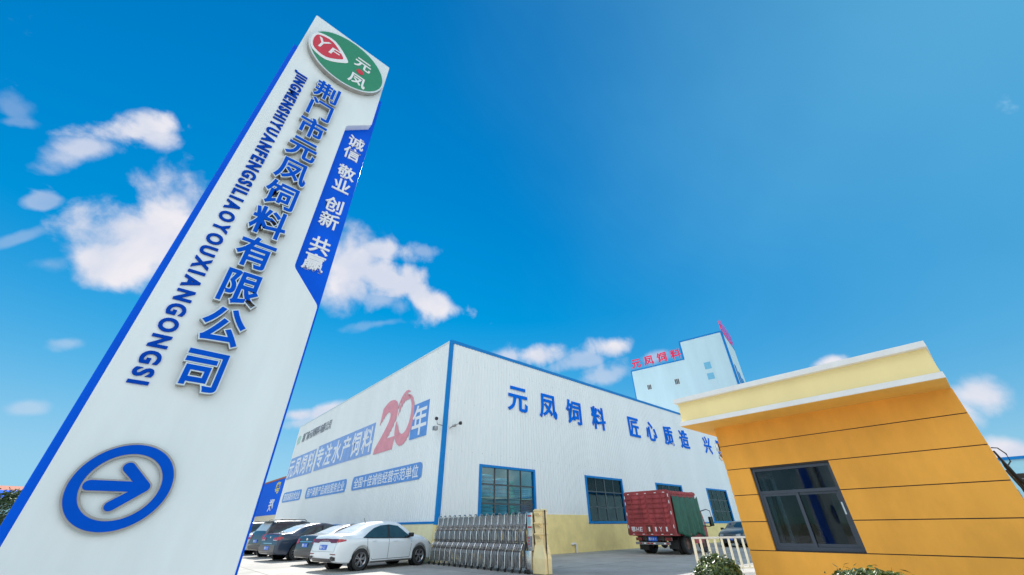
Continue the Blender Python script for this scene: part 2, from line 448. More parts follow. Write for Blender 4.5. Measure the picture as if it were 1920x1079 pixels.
class MB:
    """collects shapes and links them as ONE mesh object"""

    def __init__(s):
        s.v, s.f, s.m = [], [], []
        s.mi = 0

    def add(s, vs, fs):
        o = len(s.v)
        s.v += [V(v) for v in vs]
        s.f += [tuple(i + o for i in f) for f in fs]
        s.m += [s.mi] * len(fs)
        return s

    def box(s, x0, x1, y0, y1, z0, z1):
        x0, x1 = min(x0, x1), max(x0, x1)
        y0, y1 = min(y0, y1), max(y0, y1)
        z0, z1 = min(z0, z1), max(z0, z1)
        return s.add([(x0, y0, z0), (x1, y0, z0), (x1, y1, z0), (x0, y1, z0), (x0, y0, z1), (x1, y0, z1), (x1, y1, z1), (x0, y1, z1)],
                     [(0, 3, 2, 1), (4, 5, 6, 7), (0, 1, 5, 4), (1, 2, 6, 5), (2, 3, 7, 6), (3, 0, 4, 7)])

    def bbox(s, x0, x1, y0, y1, z0, z1, b=0.01):
        """box with chamfered edges"""
        bm = bmesh.new()
        r = bmesh.ops.create_cube(bm, size=1)
        for v in bm.verts:
            v.co = V(((x0 + x1) / 2 + v.co.x * abs(x1 - x0), (y0 + y1) / 2 + v.co.y * abs(y1 - y0), (z0 + z1) / 2 + v.co.z * abs(z1 - z0)))
        bmesh.ops.bevel(bm, geom=bm.edges[:], offset=b, segments=2, affect='EDGES', profile=0.6)
        s.bm(bm)
        return s

    def bm(s, bm):
        bm.verts.index_update()
        s.add([v.co.copy() for v in bm.verts], [tuple(v.index for v in f.verts) for f in bm.faces])
        bm.free()
        return s

    def prism(s, poly, c, ux, uz, d):
        """polygon poly [(u,w)] in plane c + u*ux + w*uz, thickened by vector d"""
        c, ux, uz, d = V(c), V(ux), V(uz), V(d)
        n = len(poly)
        a = [c + ux * u + uz * w for u, w in poly]
        b = [p + d for p in a]
        return s.add(a + b, [tuple(range(n))[::-1], tuple(range(n, 2 * n))] + [(i, (i + 1) % n, n + (i + 1) % n, n + i) for i in range(n)])

    def tube(s, path, r, k=8, cap=True):
        path = [V(p) for p in path]
        n = len(path)
        rs = r if isinstance(r, (list, tuple)) else [r] * n
        rings = []
        up = V((0, 0, 1))
        for i, p in enumerate(path):
            t = (path[min(i + 1, n - 1)] - path[max(i - 1, 0)]).normalized()
            a = up if abs(t.dot(up)) < 0.92 else V((1, 0, 0))
            e1 = t.cross(a).normalized()
            e2 = t.cross(e1)
            rings += [p + (e1 * cos(2 * pi * j / k) + e2 * sin(2 * pi * j / k)) * rs[i] for j in range(k)]
        fs = [(i * k + j, i * k + (j + 1) % k, (i + 1) * k + (j + 1) % k, (i + 1) * k + j) for i in range(n - 1) for j in range(k)]
        if cap:
            fs += [tuple(range(k))[::-1], tuple((n - 1) * k + j for j in range(k))]
        return s.add(rings, fs)

    def lathe(s, prof, c, ax, k=24, cap=True):
        """prof [(r, t)] turned about axis ax through c"""
        c, ax = V(c), V(ax).normalized()
        a = V((0, 0, 1)) if abs(ax.z) < 0.9 else V((1, 0, 0))
        e1 = ax.cross(a).normalized()
        e2 = ax.cross(e1)
        n = len(prof)
        vs = [c + ax * t + (e1 * cos(2 * pi * j / k) + e2 * sin(2 * pi * j / k)) * r for r, t in prof for j in range(k)]
        fs = [(i * k + j, i * k + (j + 1) % k, (i + 1) * k + (j + 1) % k, (i + 1) * k + j) for i in range(n - 1) for j in range(k)]
        if cap and prof[0][0] > 1e-4:
            fs.append(tuple(range(k))[::-1])
        if cap and prof[-1][0] > 1e-4:
            fs.append(tuple((n - 1) * k + j for j in range(k)))
        return s.add(vs, fs)

    def build(s, name, mats, parent=None, smooth=None, label=None, fix=True):
        me = bpy.data.meshes.new(name)
        o0 = origin_of(parent) if parent is not None else V((0, 0, 0))
        me.from_pydata([tuple(v - o0) for v in s.v], [], s.f)
        for m_ in (mats if isinstance(mats, (list, tuple)) else [mats]):
            me.materials.append(m_)
        for p_, i_ in zip(me.polygons, s.m):
            p_.material_index = i_
        if fix:
            bm = bmesh.new()
            bm.from_mesh(me)
            bmesh.ops.recalc_face_normals(bm, faces=bm.faces[:])
            bm.to_mesh(me)
            bm.free()
        if smooth is not None:
            me.polygons.foreach_set('use_smooth', [True] * len(me.polygons))
            me.set_sharp_from_angle(angle=radians(smooth))
        o = bpy.data.objects.new(name, me)
        COL.objects.link(o)
        if parent is not None:
            o.parent = parent
        if label:
            o['label'] = label
        return o


def thing(name, loc, label, cat, group=None):
    o = bpy.data.objects.new(name, None)
    o.empty_display_size = 0.3
    COL.objects.link(o)
    o.location = loc
    return tag(o, label, cat, group)


def tag(o, label, cat, group=None, kind=None):
    o['label'] = label
    o['category'] = cat
    if group:
        o['group'] = group
    if kind:
        o['kind'] = kind
    return o


def copy_tree(o, parent=None):
    c = o.copy()
    COL.objects.link(c)
    if parent is not None:
        c.parent = parent
    for ch in [x for x in COL.objects if x.parent == o]:
        copy_tree(ch, c)
    return c


# ------------------------------------------------------------------ lettering: outlines of the built-in font turned into meshes
_gl = {}


def _eval_glyphs(keys):
    tmp, res = [], {}
    for ch, off in keys:
        c = bpy.data.curves.new('glyph', 'FONT')
        c.body = ch[0]
        c.offset = off
        if len(ch) > 1:                       # 'x+' asks for a chamfered rim all round
            c.bevel_depth = 0.028 if ch[1] == '+' else 0.026
            c.bevel_resolution = 0
        c.extrude = 0.5
        c.resolution_u = 4
        o = bpy.data.objects.new('glyph', c)
        COL.objects.link(o)
        tmp.append((ch, off, o, c))
    bpy.context.view_layer.update()
    dg = bpy.context.evaluated_depsgraph_get()
    for ch, off, o, c in tmp:
        me = bpy.data.meshes.new_from_object(o.evaluated_get(dg))
        ar = sum(p.area for p in me.polygons if abs(p.normal.z) > .9)
        res[(ch, off)] = ([v.co.copy() for v in me.vertices], [tuple(p.vertices) for p in me.polygons], ar)
        bpy.data.meshes.remove(me)
        bpy.data.objects.remove(o)
        bpy.data.curves.remove(c)
    return res


def make_glyphs(keys):
    """outlines thickened by off; where thickening would break an outline, thicken it less"""
    todo = [k for k in dict.fromkeys(keys) if k not in _gl]
    f = 1.0
    while todo:
        res = _eval_glyphs([(c, o * f) for c, o in todo] + [(c, o * .5) for c, o in todo])
        nxt = []
        for c, o in todo:
            vs, fs, ar = res[(c, o * f)]
            if f > .55 and len(c) == 1 and ar < res[(c, o * .5)][2] * (1 + .08 * (f - .5)):
                nxt.append((c, o))
            else:
                _gl[(c, o)] = (vs, fs)
        todo = nxt
        f -= .1


def glyph(mb, ch, off, c, ux, uz, w, h, d0, d1, cx=0.5, cy=0.38):
    """one character centred on c, w x h per em, standing out from d0 to d1 along ux x uz"""
    make_glyphs([(ch, off)])
    vs, fs = _gl[(ch, off)]
    c, ux, uz = V(c), V(ux).normalized(), V(uz).normalized()
    n = ux.cross(uz)
    zt = max(v.z for v in vs)
    mb.add([c + ux * ((v.x - cx) * w) + uz * ((v.y - cy) * h) + n * (d0 + (v.z / zt + 1) * .5 * (d1 - d0)) for v in vs], fs)
    return mb


def ascii_word(mb, word, off, c, ux, uz, w, h, d0, d1, gap=0.08):
    """latin word or digits centred on c, total width w, capital height h"""
    make_glyphs([(q, off) for q in word if q != ' '])
    ws = []
    for q in word:
        if q == ' ':
            ws.append((0, 0.35))
        else:
            xs = [v.x for v in _gl[(q, off)][0]]
            ws.append((min(xs), max(xs)))
    tot = sum(b - a for a, b in ws) + gap * (len(word) - 1)
    ys = [v.y for v in _gl[(word.strip()[0], off)][0]]
    ch_ = max(ys) - min(ys)
    k = w / tot
    x = -w / 2
    c, ux, uz = V(c), V(ux).normalized(), V(uz).normalized()
    for q, (a, b) in zip(word, ws):
        if q != ' ':
            glyph(mb, q, off, c + ux * x, ux, uz, k, h / ch_, d0, d1, cx=a, cy=min(ys) + ch_ / 2)
        x += (b - a + gap) * k
    return mb


XP, YP, ZP = V((1, 0, 0)), V((0, 1, 0)), V((0, 0, 1))
_PY = 'JINGMENSHIYUANFENGSILIAOYOUXIANGONGSI'
make_glyphs([(q + '+', .020) for q in '荆门市元凤饲料有限公司'] + [(q, .023) for q in '荆门市元凤饲料有限公司匠心质造兴旺'] + [(q, .018) for q in '荆门市元凤饲料有限公司诚信敬业创新共赢元凤饲料匠心质造兴旺专注水产年郑粤'] + [(q, .01) for q in '国家高新技术企业用户满意产品诚信服务十佳经营示范单位全国'] + [(q, .008) for q in _PY + 'YF2鄂HE1'] + [(q + '-', .010) for q in _PY] + [(q, .020) for q in '荆门市元凤饲料有限公司'])


# ------------------------------------------------------------------ ground
g = MB()
g.add([(-900, -900, -0.004), (900, -900, -0.004), (900, 900, -0.004), (-900, 900, -0.004)], [(0, 1, 2, 3)])
o = g.build('ground', M['soil'], fix=False)
o['kind'] = 'structure'
g = MB()
g.add([(-45, -60, 0), (110, -60, 0), (110, 66, 0), (-45, 66, 0)], [(0, 1, 2, 3)])
o = g.build('yard', M['concrete'], fix=False)
o['kind'] = 'structure'


# ------------------------------------------------------------------ company sign pylon
def rounded(poly, rads, seg=6):
    out = []
    n = len(poly)
    for i, p in enumerate(poly):
        r = rads[i]
        if r <= 0:
            out.append(p)
            continue
        p = V((*p, 0)); a = V((*poly[i - 1], 0)); b = V((*poly[(i + 1) % n], 0))
        da, db = (a - p).normalized(), (b - p).normalized()
        ang = da.angle(db)
        t = r / math.tan(ang / 2)
        s0, s1 = p + da * t, p + db * t
        for k in range(seg + 1):
            u = k / seg
            q = s0 * (1 - u) ** 2 + p * 2 * u * (1 - u) + s1 * u * u
            out.append((q.x, q.y))
    return out


py = thing('pylon_sign', (0.12, 4.1, 0), 'tall leaning-looking white and blue pylon sign with raised blue characters and round arrow', 'sign')
wp = [(-0.49, 0.0), (0.762, 0.0), (0.762, 3.32), (0.427, 3.684), (0.425, 6.16), (0.735, 6.47), (0.735, 8.12), (-0.49, 8.12)]
wp = rounded(wp, [0, 0, 0.10, 0.10, 0.10, 0.07, 0.02, 0.02])
b = MB()
b.prism(wp, (0, 4.0, 0), XP, ZP, (0, 0.10, 0))
b.build('white_panel', M['sign_white'], py, smooth=30)
b = MB()
b.bbox(-0.555, 0.80, 4.102, 4.34, 0, 7.28, 0.008)
b.build('blue_backing', M['sign_blue'], py)
b = MB()
b.bbox(-0.49, 0.735, 4.342, 4.44, 0, 8.12, 0.006)
b.build('rear_panel', M['sign_white'], py)
b = MB()
b.bbox(-0.47, 0.72, 4.12, 4.32, 7.281, 8.10, 0.006)
b.build('top_box', M['sign_white'], py)
# medallion
oc, oa, ob = V((0.139, 4.0, 7.418)), 0.568, 0.550


def ell(a, b_, n=64, c=(0, 0)):
    return [(c[0] + a * cos(2 * pi * i / n), c[1] + b_ * sin(2 * pi * i / n)) for i in range(n)]


b = MB()
b.prism(ell(oa, ob), oc + V((0, -0.002, 0)), XP, ZP, (0, -0.068, 0))
md = b.build('medallion', M['letter_side'], py, smooth=30)
b = MB()
b.prism(ell(oa, ob), oc + V((0, -0.071, 0)), XP, ZP, (0, -0.006, 0))
b.build('rim', M['letter_rim'], md, smooth=30)
b = MB()
b.prism(ell(oa - 0.022, ob - 0.022), oc + V((0, -0.078, 0)), XP, ZP, (0, -0.003, 0))
b.build('green_face', M['oval_green'], md, smooth=30)
# white eye shape: an almond inside the left half, red almond inside it
def eye(k, c, ax, n=26):
    pts = []
    for i in range(n):
        t = 2 * pi * i / n
        u, w = cos(t) * 0.30 * k, sin(t) * 0.285 * k * (1 - 0.62 * max(0, cos(t)) ** 1.5)
        pts.append((c[0] + u * cos(ax) - w * sin(ax), c[1] + u * sin(ax) + w * cos(ax)))
    return pts


def clip_ell(pts, a, b_):
    out = []
    for u, w in pts:
        r = sqrt((u / a) ** 2 + (w / b_) ** 2)
        out.append((u / r, w / r) if r > 1 else (u, w))
    return out


b = MB()
b.prism(clip_ell(eye(1.0, (-0.30, -0.02), -0.02), oa - .02, ob - .02), oc + V((0, -0.0815, 0)), XP, ZP, (0, -0.003, 0))
b.build('white_eye', M['white_letter'], md, smooth=30)
b = MB()
b.prism(clip_ell(eye(0.79, (-0.315, -0.02), -0.02), oa - .055, ob - .055), oc + V((0, -0.085, 0)), XP, ZP, (0, -0.003, 0))
b.build('red_eye', M['oval_red'], md, smooth=30)
b = MB()
ascii_word(b, 'Y', .008, oc + V((-0.395, -0.088, 0.0)), V((1, 0, 0.10)), V((0.15, 0, 1)), 0.17, 0.24, 0, 0.004)
ascii_word(b, 'F', .008, oc + V((-0.205, -0.088, -0.015)), V((1, 0, 0.1)), V((0.15, 0, 1)), 0.13, 0.17, 0, 0.004)
b.build('monogram', M['white_letter'], md)
for q, dz in (('元', 0.16), ('凤', -0.285)):
    b = MB()
    glyph(b, q, .018, oc + V((0.20, -0.081, dz)), XP, ZP, 0.27, 0.27, 0, 0.006)
    b.build('character', M['white_letter'], md)
b = MB()
b.prism(ell(0.055, 0.055, 24), oc + V((0.195, -0.081, -0.06)), XP, ZP, (0, -0.006, 0))
b.build('red_dot', M['oval_red'], md, smooth=30)
# eleven raised characters
for i, q in enumerate('荆门市元凤饲料有限公司'):
    c = V((0.062, 4.0, 6.50 - i * 0.4075))
    b = MB()
    glyph(b, q + '+', .020, c, XP, ZP, 0.335, 0.375, 0.001, 0.056)
    k = b.build('raised_character', [M['letter_side']], py)
    b = MB()
    glyph(b, q + '+', .020, c, XP, ZP, 0.335, 0.375, 0.056, 0.063)
    b.build('rim', M['letter_rim'], k)
    b = MB()
    glyph(b, q, .020, c, XP, ZP, 0.335, 0.375, 0.063, 0.067)
    b.build('blue_face', M['letter_blue'], k)
# the romanised name, letters turned to read downwards
wsum = 0
gapz = 0.040
ww = []
for q in _PY:
    xs = [v.x for v in _gl[(q, .008)][0]]
    ww.append(max(xs) - min(xs))
hh = [v.y for v in _gl[('I', .008)][0]]
caph = max(hh) - min(hh)
sc = (6.625 - 2.25 - gapz * 36) / sum(ww)
z = 6.625
for q, w_ in zip(_PY, ww):
    xs = [v.x for v in _gl[(q, .008)][0]]
    b = MB()
    glyph(b, q + '-', .010, V((-0.346, 4.0, z)), V((0, 0, -1)), XP, sc, 0.118 / caph, 0.001, 0.014, cx=min(xs), cy=min(hh))
    b.build('letter', M['pinyin'], py)
    z -= w_ * sc + gapz
# slogan
for q, x, z in zip('诚信敬业创新共赢', (.630, .622, .632, .626, .622, .618, .614, .608), (6.05, 5.795, 5.41, 5.15, 4.785, 4.525, 4.125, 3.875)):
    b = MB()
    glyph(b, q, .018, V((x, 4.102, z)), XP, ZP, 0.235, 0.245, 0.001, 0.014)
    b.build('slogan_character', M['white_letter'], py)
# arrow in its ring
rc = V((-0.090, 4.0, 1.560))


def ringmesh(mb, c, r0, r1, d0, d1, n=72):
    vs, fs = [], []
    for i in range(n):
        a = 2 * pi * i / n
        e = V((cos(a), 0, sin(a)))
        vs += [c + e * r1 + V((0, -d0, 0)), c + e * r1 + V((0, -d1, 0)), c + e * r0 + V((0, -d1, 0)), c + e * r0 + V((0, -d0, 0))]
    for i in range(n):
        j = (i + 1) % n
        for k in range(4):
            fs.append((4 * i + k, 4 * i + (k + 1) % 4, 4 * j + (k + 1) % 4, 4 * j + k))
    return mb.add(vs, fs)


b = MB()
ringmesh(b, rc, 0.191, 0.279, 0.001, 0.028)
rg = b.build('arrow_ring', M['letter_side'], py, smooth=40)
b = MB()
ringmesh(b, rc, 0.205, 0.266, 0.0285, 0.032)
b.build('blue_face', M['letter_blue'], rg, smooth=40)


def arrow(r):
    pts = []

    def cap(c, a0, a1, n=8):
        for i in range(n + 1):
            t = a0 + (a1 - a0) * i / n
            pts.append((c[0] + r * cos(t), c[1] + r * sin(t)))
    tip, up_, dn = (0.118, 0.0), (-0.012, 0.118), (-0.012, -0.118)
    s = 0.70711
    a45 = pi / 4
    cap((-0.165, 0), pi / 2, 3 * pi / 2)
    pts.append((tip[0] - r / s - r * 1.0 + 0.0 - (0), -r))
    pts[-1] = (tip[0] - 0.0 - (r * (1 / s) + r), -r)
    ang = atan2(tip[1] - dn[1], tip[0] - dn[0])
    cap(dn, ang + pi / 2, ang + 3 * pi / 2)
    cap(tip, ang - pi / 2, pi / 2 - ang)
    cap(up_, pi / 2 - ang, 3 * pi / 2 - ang)
    pts.append((tip[0] - (r * (1 / s) + r), r))
    return pts


b = MB()
b.prism(arrow(0.041), rc + V((-0.0, -0.001, 0)), XP, ZP, (0, -0.026, 0))
ar = b.build('arrow', M['letter_side'], py, smooth=40)
b = MB()
b.prism(arrow(0.031), rc + V((-0.0, -0.0275, 0)), XP, ZP, (0, -0.004, 0))
b.build('blue_face', M['letter_blue'], ar, smooth=40)


# ------------------------------------------------------------------ warehouse
CX, CY, HT = 10.7, 17.35, 10.45
XE, YE = 58.0, 46.2


def corr(mb, axis, a0, a1, z0, z1, zstep=None):
    """ribbed sheet on the front (axis 'x', plane y = CY) or end wall (axis 'y', plane x = CX)"""
    per, prof = 0.22, ((0, 0), (0.142, 0), (0.152, 0.026), (0.204, 0.026), (0.214, 0))

    def hgt(a):
        t = a % per
        for (p, h), (p2, h2) in zip(prof, prof[1:] + ((per, 0),)):
            if p <= t <= p2:
                return h + (h2 - h) * (t - p) / max(1e-6, p2 - p)
        return 0
    cuts = [a0, a1]
    k = math.floor(a0 / per)
    while k * per < a1:
        for p, _ in prof:
            if a0 + 1e-3 < k * per + p < a1 - 1e-3:
                cuts.append(k * per + p)
        k += 1
    cuts.sort()
    vs, fs = [], []
    for a in cuts:
        h = hgt(a)
        for z_ in (z0, z1):
            vs.append((a, CY - h, z_) if axis == 'x' else (CX - h, a, z_))
    for i in range(len(cuts) - 1):
        fs.append((2 * i, 2 * i + 2, 2 * i + 3, 2 * i + 1))
    mb.add(vs, fs)


wh = thing('warehouse', (CX, CY, 0), 'long white corrugated metal warehouse with blue trim and large blue wall characters', 'warehouse')
WIN = [(13.05, 17.0), (21.63, 25.67), (30.17, 34.22), (38.80, 42.95), (47.4, 51.5)]
WZ0, WZ1, PL = 1.46, 4.05, 1.46
b = MB()
x = CX
for w0, w1 in WIN:
    corr(b, 'x', x, w0, PL, HT)
    corr(b, 'x', w0, w1, WZ1, HT)
    x = w1
corr(b, 'x', x, XE, PL, HT)
corr(b, 'y', CY, YE, 1.53, HT)
# back and far walls
b.add([(XE, CY, 0), (XE, YE, 0), (XE, YE, HT), (XE, CY, HT)], [(0, 1, 2, 3)])
b.add([(CX, YE, 0), (XE, YE, 0), (XE, YE, HT), (CX, YE, HT)], [(0, 1, 2, 3)])
b.build('wall', M['corr'], wh, fix=False)
b = MB()
for zz in (4.6, 7.05, 9.4):
    for k in range(72):
        xs_ = CX + .4 + k * .66 + .178 - ((CX + .4) % .22)
        if not any(w0 - .1 < xs_ < w1 + .1 for w0, w1 in WIN) or zz > 4.3:
            b.box(xs_ - .012, xs_ + .012, CY - .034, CY - .0262, zz - .012, zz + .012)
sc_ = b.build('fixing_screws', M['steel_dk'], wh)
sc_['kind'] = 'stuff'
b = MB()
b.box(CX - 0.03, 17.3, CY - 0.03, CY + 0.2, 0, PL - 0.05)
b.box(17.3, 21.5, CY - 0.035, CY + 0.2, 0, 1.86)
b.box(21.5, XE, CY - 0.03, CY + 0.2, 0, PL - 0.08)
b.build('plinth', M['plinth'], wh)
b = MB()
b.box(CX - 0.03, CX + 0.2, CY + 0.22, YE, 0, 1.45)
b.build('end_plinth', M['plinth_end'], wh)
b = MB()
b.box(CX, XE, CY + 0.21, YE, 0.01, 0.05)
b.build('floor_slab', M['floor_in'], wh)
# roof with slots added to let daylight into the interior
b = MB()
for k in range(14):
    x0 = CX + 0.05 + k * 3.35
    b.box(x0, x0 + 1.3, CY + 0.05, YE - 0.05, HT - 0.12, HT - 0.04)
b.box(CX + 0.05, XE - 0.05, CY + 9.2, YE - 0.06, HT - 0.2, HT - 0.121)
b.build('roof', M['corr'], wh)
b = MB()
for k in range(13):
    x0 = CX + 0.05 + k * 3.35 + 1.302
    b.box(x0, x0 + 2.044, CY + 0.05, CY + 9.18, HT - 0.10, HT - 0.09)
b.build('added_skylight', M['glass'], wh)
b = MB()
b.box(CX + 0.3, XE - 0.3, CY + 9.0, CY + 9.1, 0.05, HT - 0.21)
b.build('partition', M['dark'], wh)
b = MB()
b.box(CX - 0.04, CX + 0.14, CY - 0.045, CY + 0.16, 1.40, HT + 0.06)
b.box(CX + 0.14, XE, CY - 0.04, CY + 0.14, HT - 0.13, HT + 0.06)
b.build('corner_trim', M['trim'], wh)
b = MB()
b.box(CX - 0.035, CX + 0.12, CY + 0.16, YE + 0.03, HT - 0.03, HT + 0.05)
b.build('parapet_cap', M['letter_rim'], wh)
b = MB()
b.box(CX - 0.05, CX + 0.1, CY + 0.165, YE, 1.44, 1.53)
b.box(CX + 0.145, 13.0, CY - 0.05, CY + 0.1, 1.40, 1.475)
b.box(25.72, XE, CY - 0.05, CY + 0.1, 1.37, 1.45)
b.build('base_trim', M['trim'], wh)
for w0, w1 in WIN:
    f = MB()
    d0, d1, t = CY - 0.055, CY + 0.11, 0.10
    f.box(w0 - 0.04, w0 + t, d0, d1, WZ0 - 0.05, WZ1 + 0.04)
    f.box(w1 - t, w1 + 0.04, d0, d1, WZ0 - 0.05, WZ1 + 0.04)
    f.box(w0 + t, w1 - t, d0 + 0.003, d1, WZ1 - t + 0.02, WZ1 + 0.037)
    f.box(w0 + t, w1 - t, d0 + 0.003, d1, WZ0 - 0.047, WZ0 + t - 0.03)
    fo = f.build('window', M['trim'], wh)
    p = MB()
    p.box(w0 + t, w1 - t, CY + 0.045, CY + 0.051, WZ0 + t - 0.03, WZ1 - t + 0.02)
    p.build('pane', M['glass'], fo)
    q = MB()
    for k in range(1, 4):
        xm = w0 + t + (w1 - w0 - 2 * t) * k / 4
        hw = 0.055 if k == 2 else 0.03
        q.box(xm - hw, xm + hw, CY + 0.02, CY + 0.075, WZ0 + t - 0.03, WZ1 - t + 0.02)
    for zz in (2.30, 3.18):
        q.box(w0 + t, w1 - t, CY + 0.017, CY + 0.078, zz - 0.035, zz + 0.035)
    q.build('glazing_bar', M['mullion'], fo)
# characters on the long wall
for q, xc in zip('元凤饲料匠心质造兴', (15.79, 18.50, 21.13, 23.85, 28.47, 31.07, 33.90, 36.73, 41.5)):
    b = MB()
    glyph(b, q, .018, V((xc, CY - 0.028, 8.03)), XP, ZP, 1.68, 1.70, 0.0, 0.05)
    b.build('wall_character', M['wall_blue'], wh)
for q, xc in zip('旺', (44.45,)):
    b = MB()
    glyph(b, q, .018, V((xc, CY - 0.028, 8.03)), XP, ZP, 1.68, 1.70, 0.0, 0.05)
    b.build('wall_character', M['wall_blue'], wh)
# mural on the end wall
YM, XM = V((0, -1, 0)), CX - 0.0275


def panel(name, y0, y1, z0, z1, m, r=0.0, parent=wh):
    b = MB()
    poly = [(y0, z0), (y1, z0), (y1, z1), (y0, z1)]
    if r:
        poly = rounded(poly, [r] * 4, 8)
    b.prism(poly, (XM, 0, 0), YP, ZP, (-0.006, 0, 0))
    return b.build(name, m, parent)


def mural_text(word, y0, y1, zc, hgt, m, parent, off=.018, name='character', wmul=1.0):
    n = len(word)
    st = (y1 - y0) / n
    for i, q in enumerate(word):
        b = MB()
        glyph(b, q, off, V((XM - 0.0065, y0 + st * (i + 0.5), zc)), YM, ZP, abs(st) * wmul, hgt, 0.0, 0.005)
        b.build(name, m, parent)


for i, q in enumerate('元凤饲料'):
    p_ = panel('mural_tile', 46.0 - i * 1.93 - 1.90, 46.0 - i * 1.93, 5.38, 7.30, M['tile_blue'])
    mural_text(q, 46.0 - i * 1.93 - 0.1, 46.0 - i * 1.93 - 1.8, 6.34, 1.72, M['mural_white'], p_)
for i, q in enumerate('专注水产饲料'):
    p_ = panel('mural_tile', 37.75 - i * 1.935 - 1.905, 37.75 - i * 1.935, 5.42, 7.42, M['tile_blue'])
    mural_text(q, 37.75 - i * 1.935 - 0.1, 37.75 - i * 1.935 - 1.8, 6.42, 1.74, M['mural_white'], p_)
p_ = panel('mural_tile', 19.10, 21.0, 5.52, 7.47, M['pill_blue'])
mural_text('年', 20.92, 19.18, 6.5, 1.78, M['mural_white'], p_)
for word, y0, y1 in (('国家高新技术企业', 45.3, 39.6), ('用户满意产品诚信服务企业', 38.3, 29.4), ('全国十佳诚信经营示范单位', 28.4, 19.15)):
    p_ = panel('mural_banner', y1, y0, 3.40, 4.22, M['pill_blue'], 0.33)
    mural_text(word, y0 - 0.35, y1 + 0.35, 3.81, 0.66, M['mural_white'], p_, off=.01)
mural_text('荆门市元凤饲料有限公司', 44.0, 35.8, 9.02, 0.86, M['mural_grey'], wh, name='mural_character', wmul=1.05)
b = MB()
b.prism([(45.2 + 0.62 * cos(2 * pi * i / 32), 9.0 + 0.42 * sin(2 * pi * i / 32)) for i in range(32)], (XM, 0, 0), YP, ZP, (-0.006, 0, 0))
b.build('mural_emblem', M['mural_green'], wh)
# the big 20: a slanting two and a swirling nought
b = MB()
ascii_word(b, '2', .045, V((XM, 24.2, 6.90)), V((0, -1, 0)), V((0, -0.14, 1)), 2.7, 3.2, 0.0, 0.008)
b.build('mural_numeral', M['mural_pink'], wh)


def crescent(a0, a1, r0, r1, taper0, taper1, n=40):
    o_, i_ = [], []
    for k in range(n + 1):
        t = k / n
        a = a0 + (a1 - a0) * t
        wd = min(1, t / max(1e-3, taper0)) if taper0 else 1
        wd = min(wd, (1 - t) / taper1 if taper1 else 1)
        wd = max(0.03, wd) ** 0.7
        rm, dr = (r0 + r1) / 2, (r1 - r0) / 2 * wd
        o_.append((-(rm + dr) * 0.82 * cos(a), (rm + dr) * 1.10 * sin(a)))
        i_.append((-(rm - dr) * 0.82 * cos(a), (rm - dr) * 1.10 * sin(a)))
    return o_ + i_[::-1]


b = MB()
for a0, a1, r0, r1, t0, t1 in ((radians(185), radians(440), 0.90, 1.50, 0.10, 0.45), (radians(55), radians(172), 0.92, 1.26, 0.25, 0.35), (radians(70), radians(160), 1.31, 1.52, 0.3, 0.3)):
    pl = crescent(a0, a1, r0, r1, t0, t1)
    n_ = len(pl)
    vs = [(XM - 0.007, 22.0 + u, 7.02 + w_) for u, w_ in pl]
    b.add(vs, [(i, i + 1, n_ - 2 - i, n_ - 1 - i) for i in range(n_ // 2 - 1)])
b.build('mural_numeral', M['mural_pink'], wh, fix=False)
# lamp brackets by the corner
b = MB()
b.tube([(CX - 0.02, 17.55, 5.75), (CX - 0.30, 17.62, 5.80)], 0.02)
b.tube([(CX - 0.28, 17.62, 5.80), (CX - 0.32, 17.66, 6.02)], 0.015)
b.bbox(CX - 0.42, CX - 0.22, 17.62, 17.84, 5.50, 5.70, 0.02)
lm = b.build('wall_lamp', M['steel_dk'], wh)
b = MB()
b.lathe([(0.0, -0.09), (0.08, -0.06), (0.09, 0.0), (0.07, 0.06), (0.0, 0.09)], (CX - 0.32, 17.68, 6.08), (1, 0, 0), 14)
b.build('lamp_head', M['black'], lm, smooth=40)
b = MB()
b.tube([(11.0, CY - 0.03, 5.62), (11.05, CY - 0.35, 5.72), (11.35, CY - 0.36, 5.84)], 0.022)
b.lathe([(0.05, -0.1), (0.07, 0.1)], (11.05, CY - 0.35, 5.70), (0.5, -0.3, 0.2), 10)
lm = b.build('wall_lamp', M['steel_dk'], wh)
b = MB()
b.lathe([(0.0, -0.09), (0.07, -0.07), (0.09, 0.0), (0.08, 0.07), (0.0, 0.09)], (11.40, CY - 0.38, 5.87), (1, -0.5, 0.2), 14)
b.build('lamp_head', M['black'], lm, smooth=40)
b = MB()
b.tube([(19.75, CY - 0.03, 0.40), (19.95, CY - 0.12, 0.44), (20.05, CY - 0.14, 0.40), (20.06, CY - 0.14, 0.0)], 0.06, 10)
b.build('drain_pipe', M['pipe'], wh, smooth=40)


# ------------------------------------------------------------------ racks and sacks behind the windows
def rack(x0, x1, y0, y1, levels, label):
    t = thing('storage_rack', ((x0 + x1) / 2, (y0 + y1) / 2, 0.05), label, 'rack')
    b = MB()
    for px in (x0, x1):
        for py_ in (y0, y1):
            b.box(px - 0.03, px + 0.03, py_ - 0.03, py_ + 0.03, 0.05, max(levels) + 0.5)
    b.build('upright', M['rack'], t)
    for z_ in levels:
        b = MB()
        b.box(x0 + 0.031, x1 - 0.031, y0 - 0.02, y1 + 0.02, z_ - 0.07, z_)
        b.build('shelf', M['rack'], t)
    return t


rack(13.2, 17.4, 17.72, 18.70, (1.25, 2.62), 'cream steel storage rack holding feed sacks behind the window next to the gate')
rack(22.2, 27.6, 17.75, 18.75, (1.30, 3.0), 'cream steel storage rack holding sacks behind the window left of the truck')


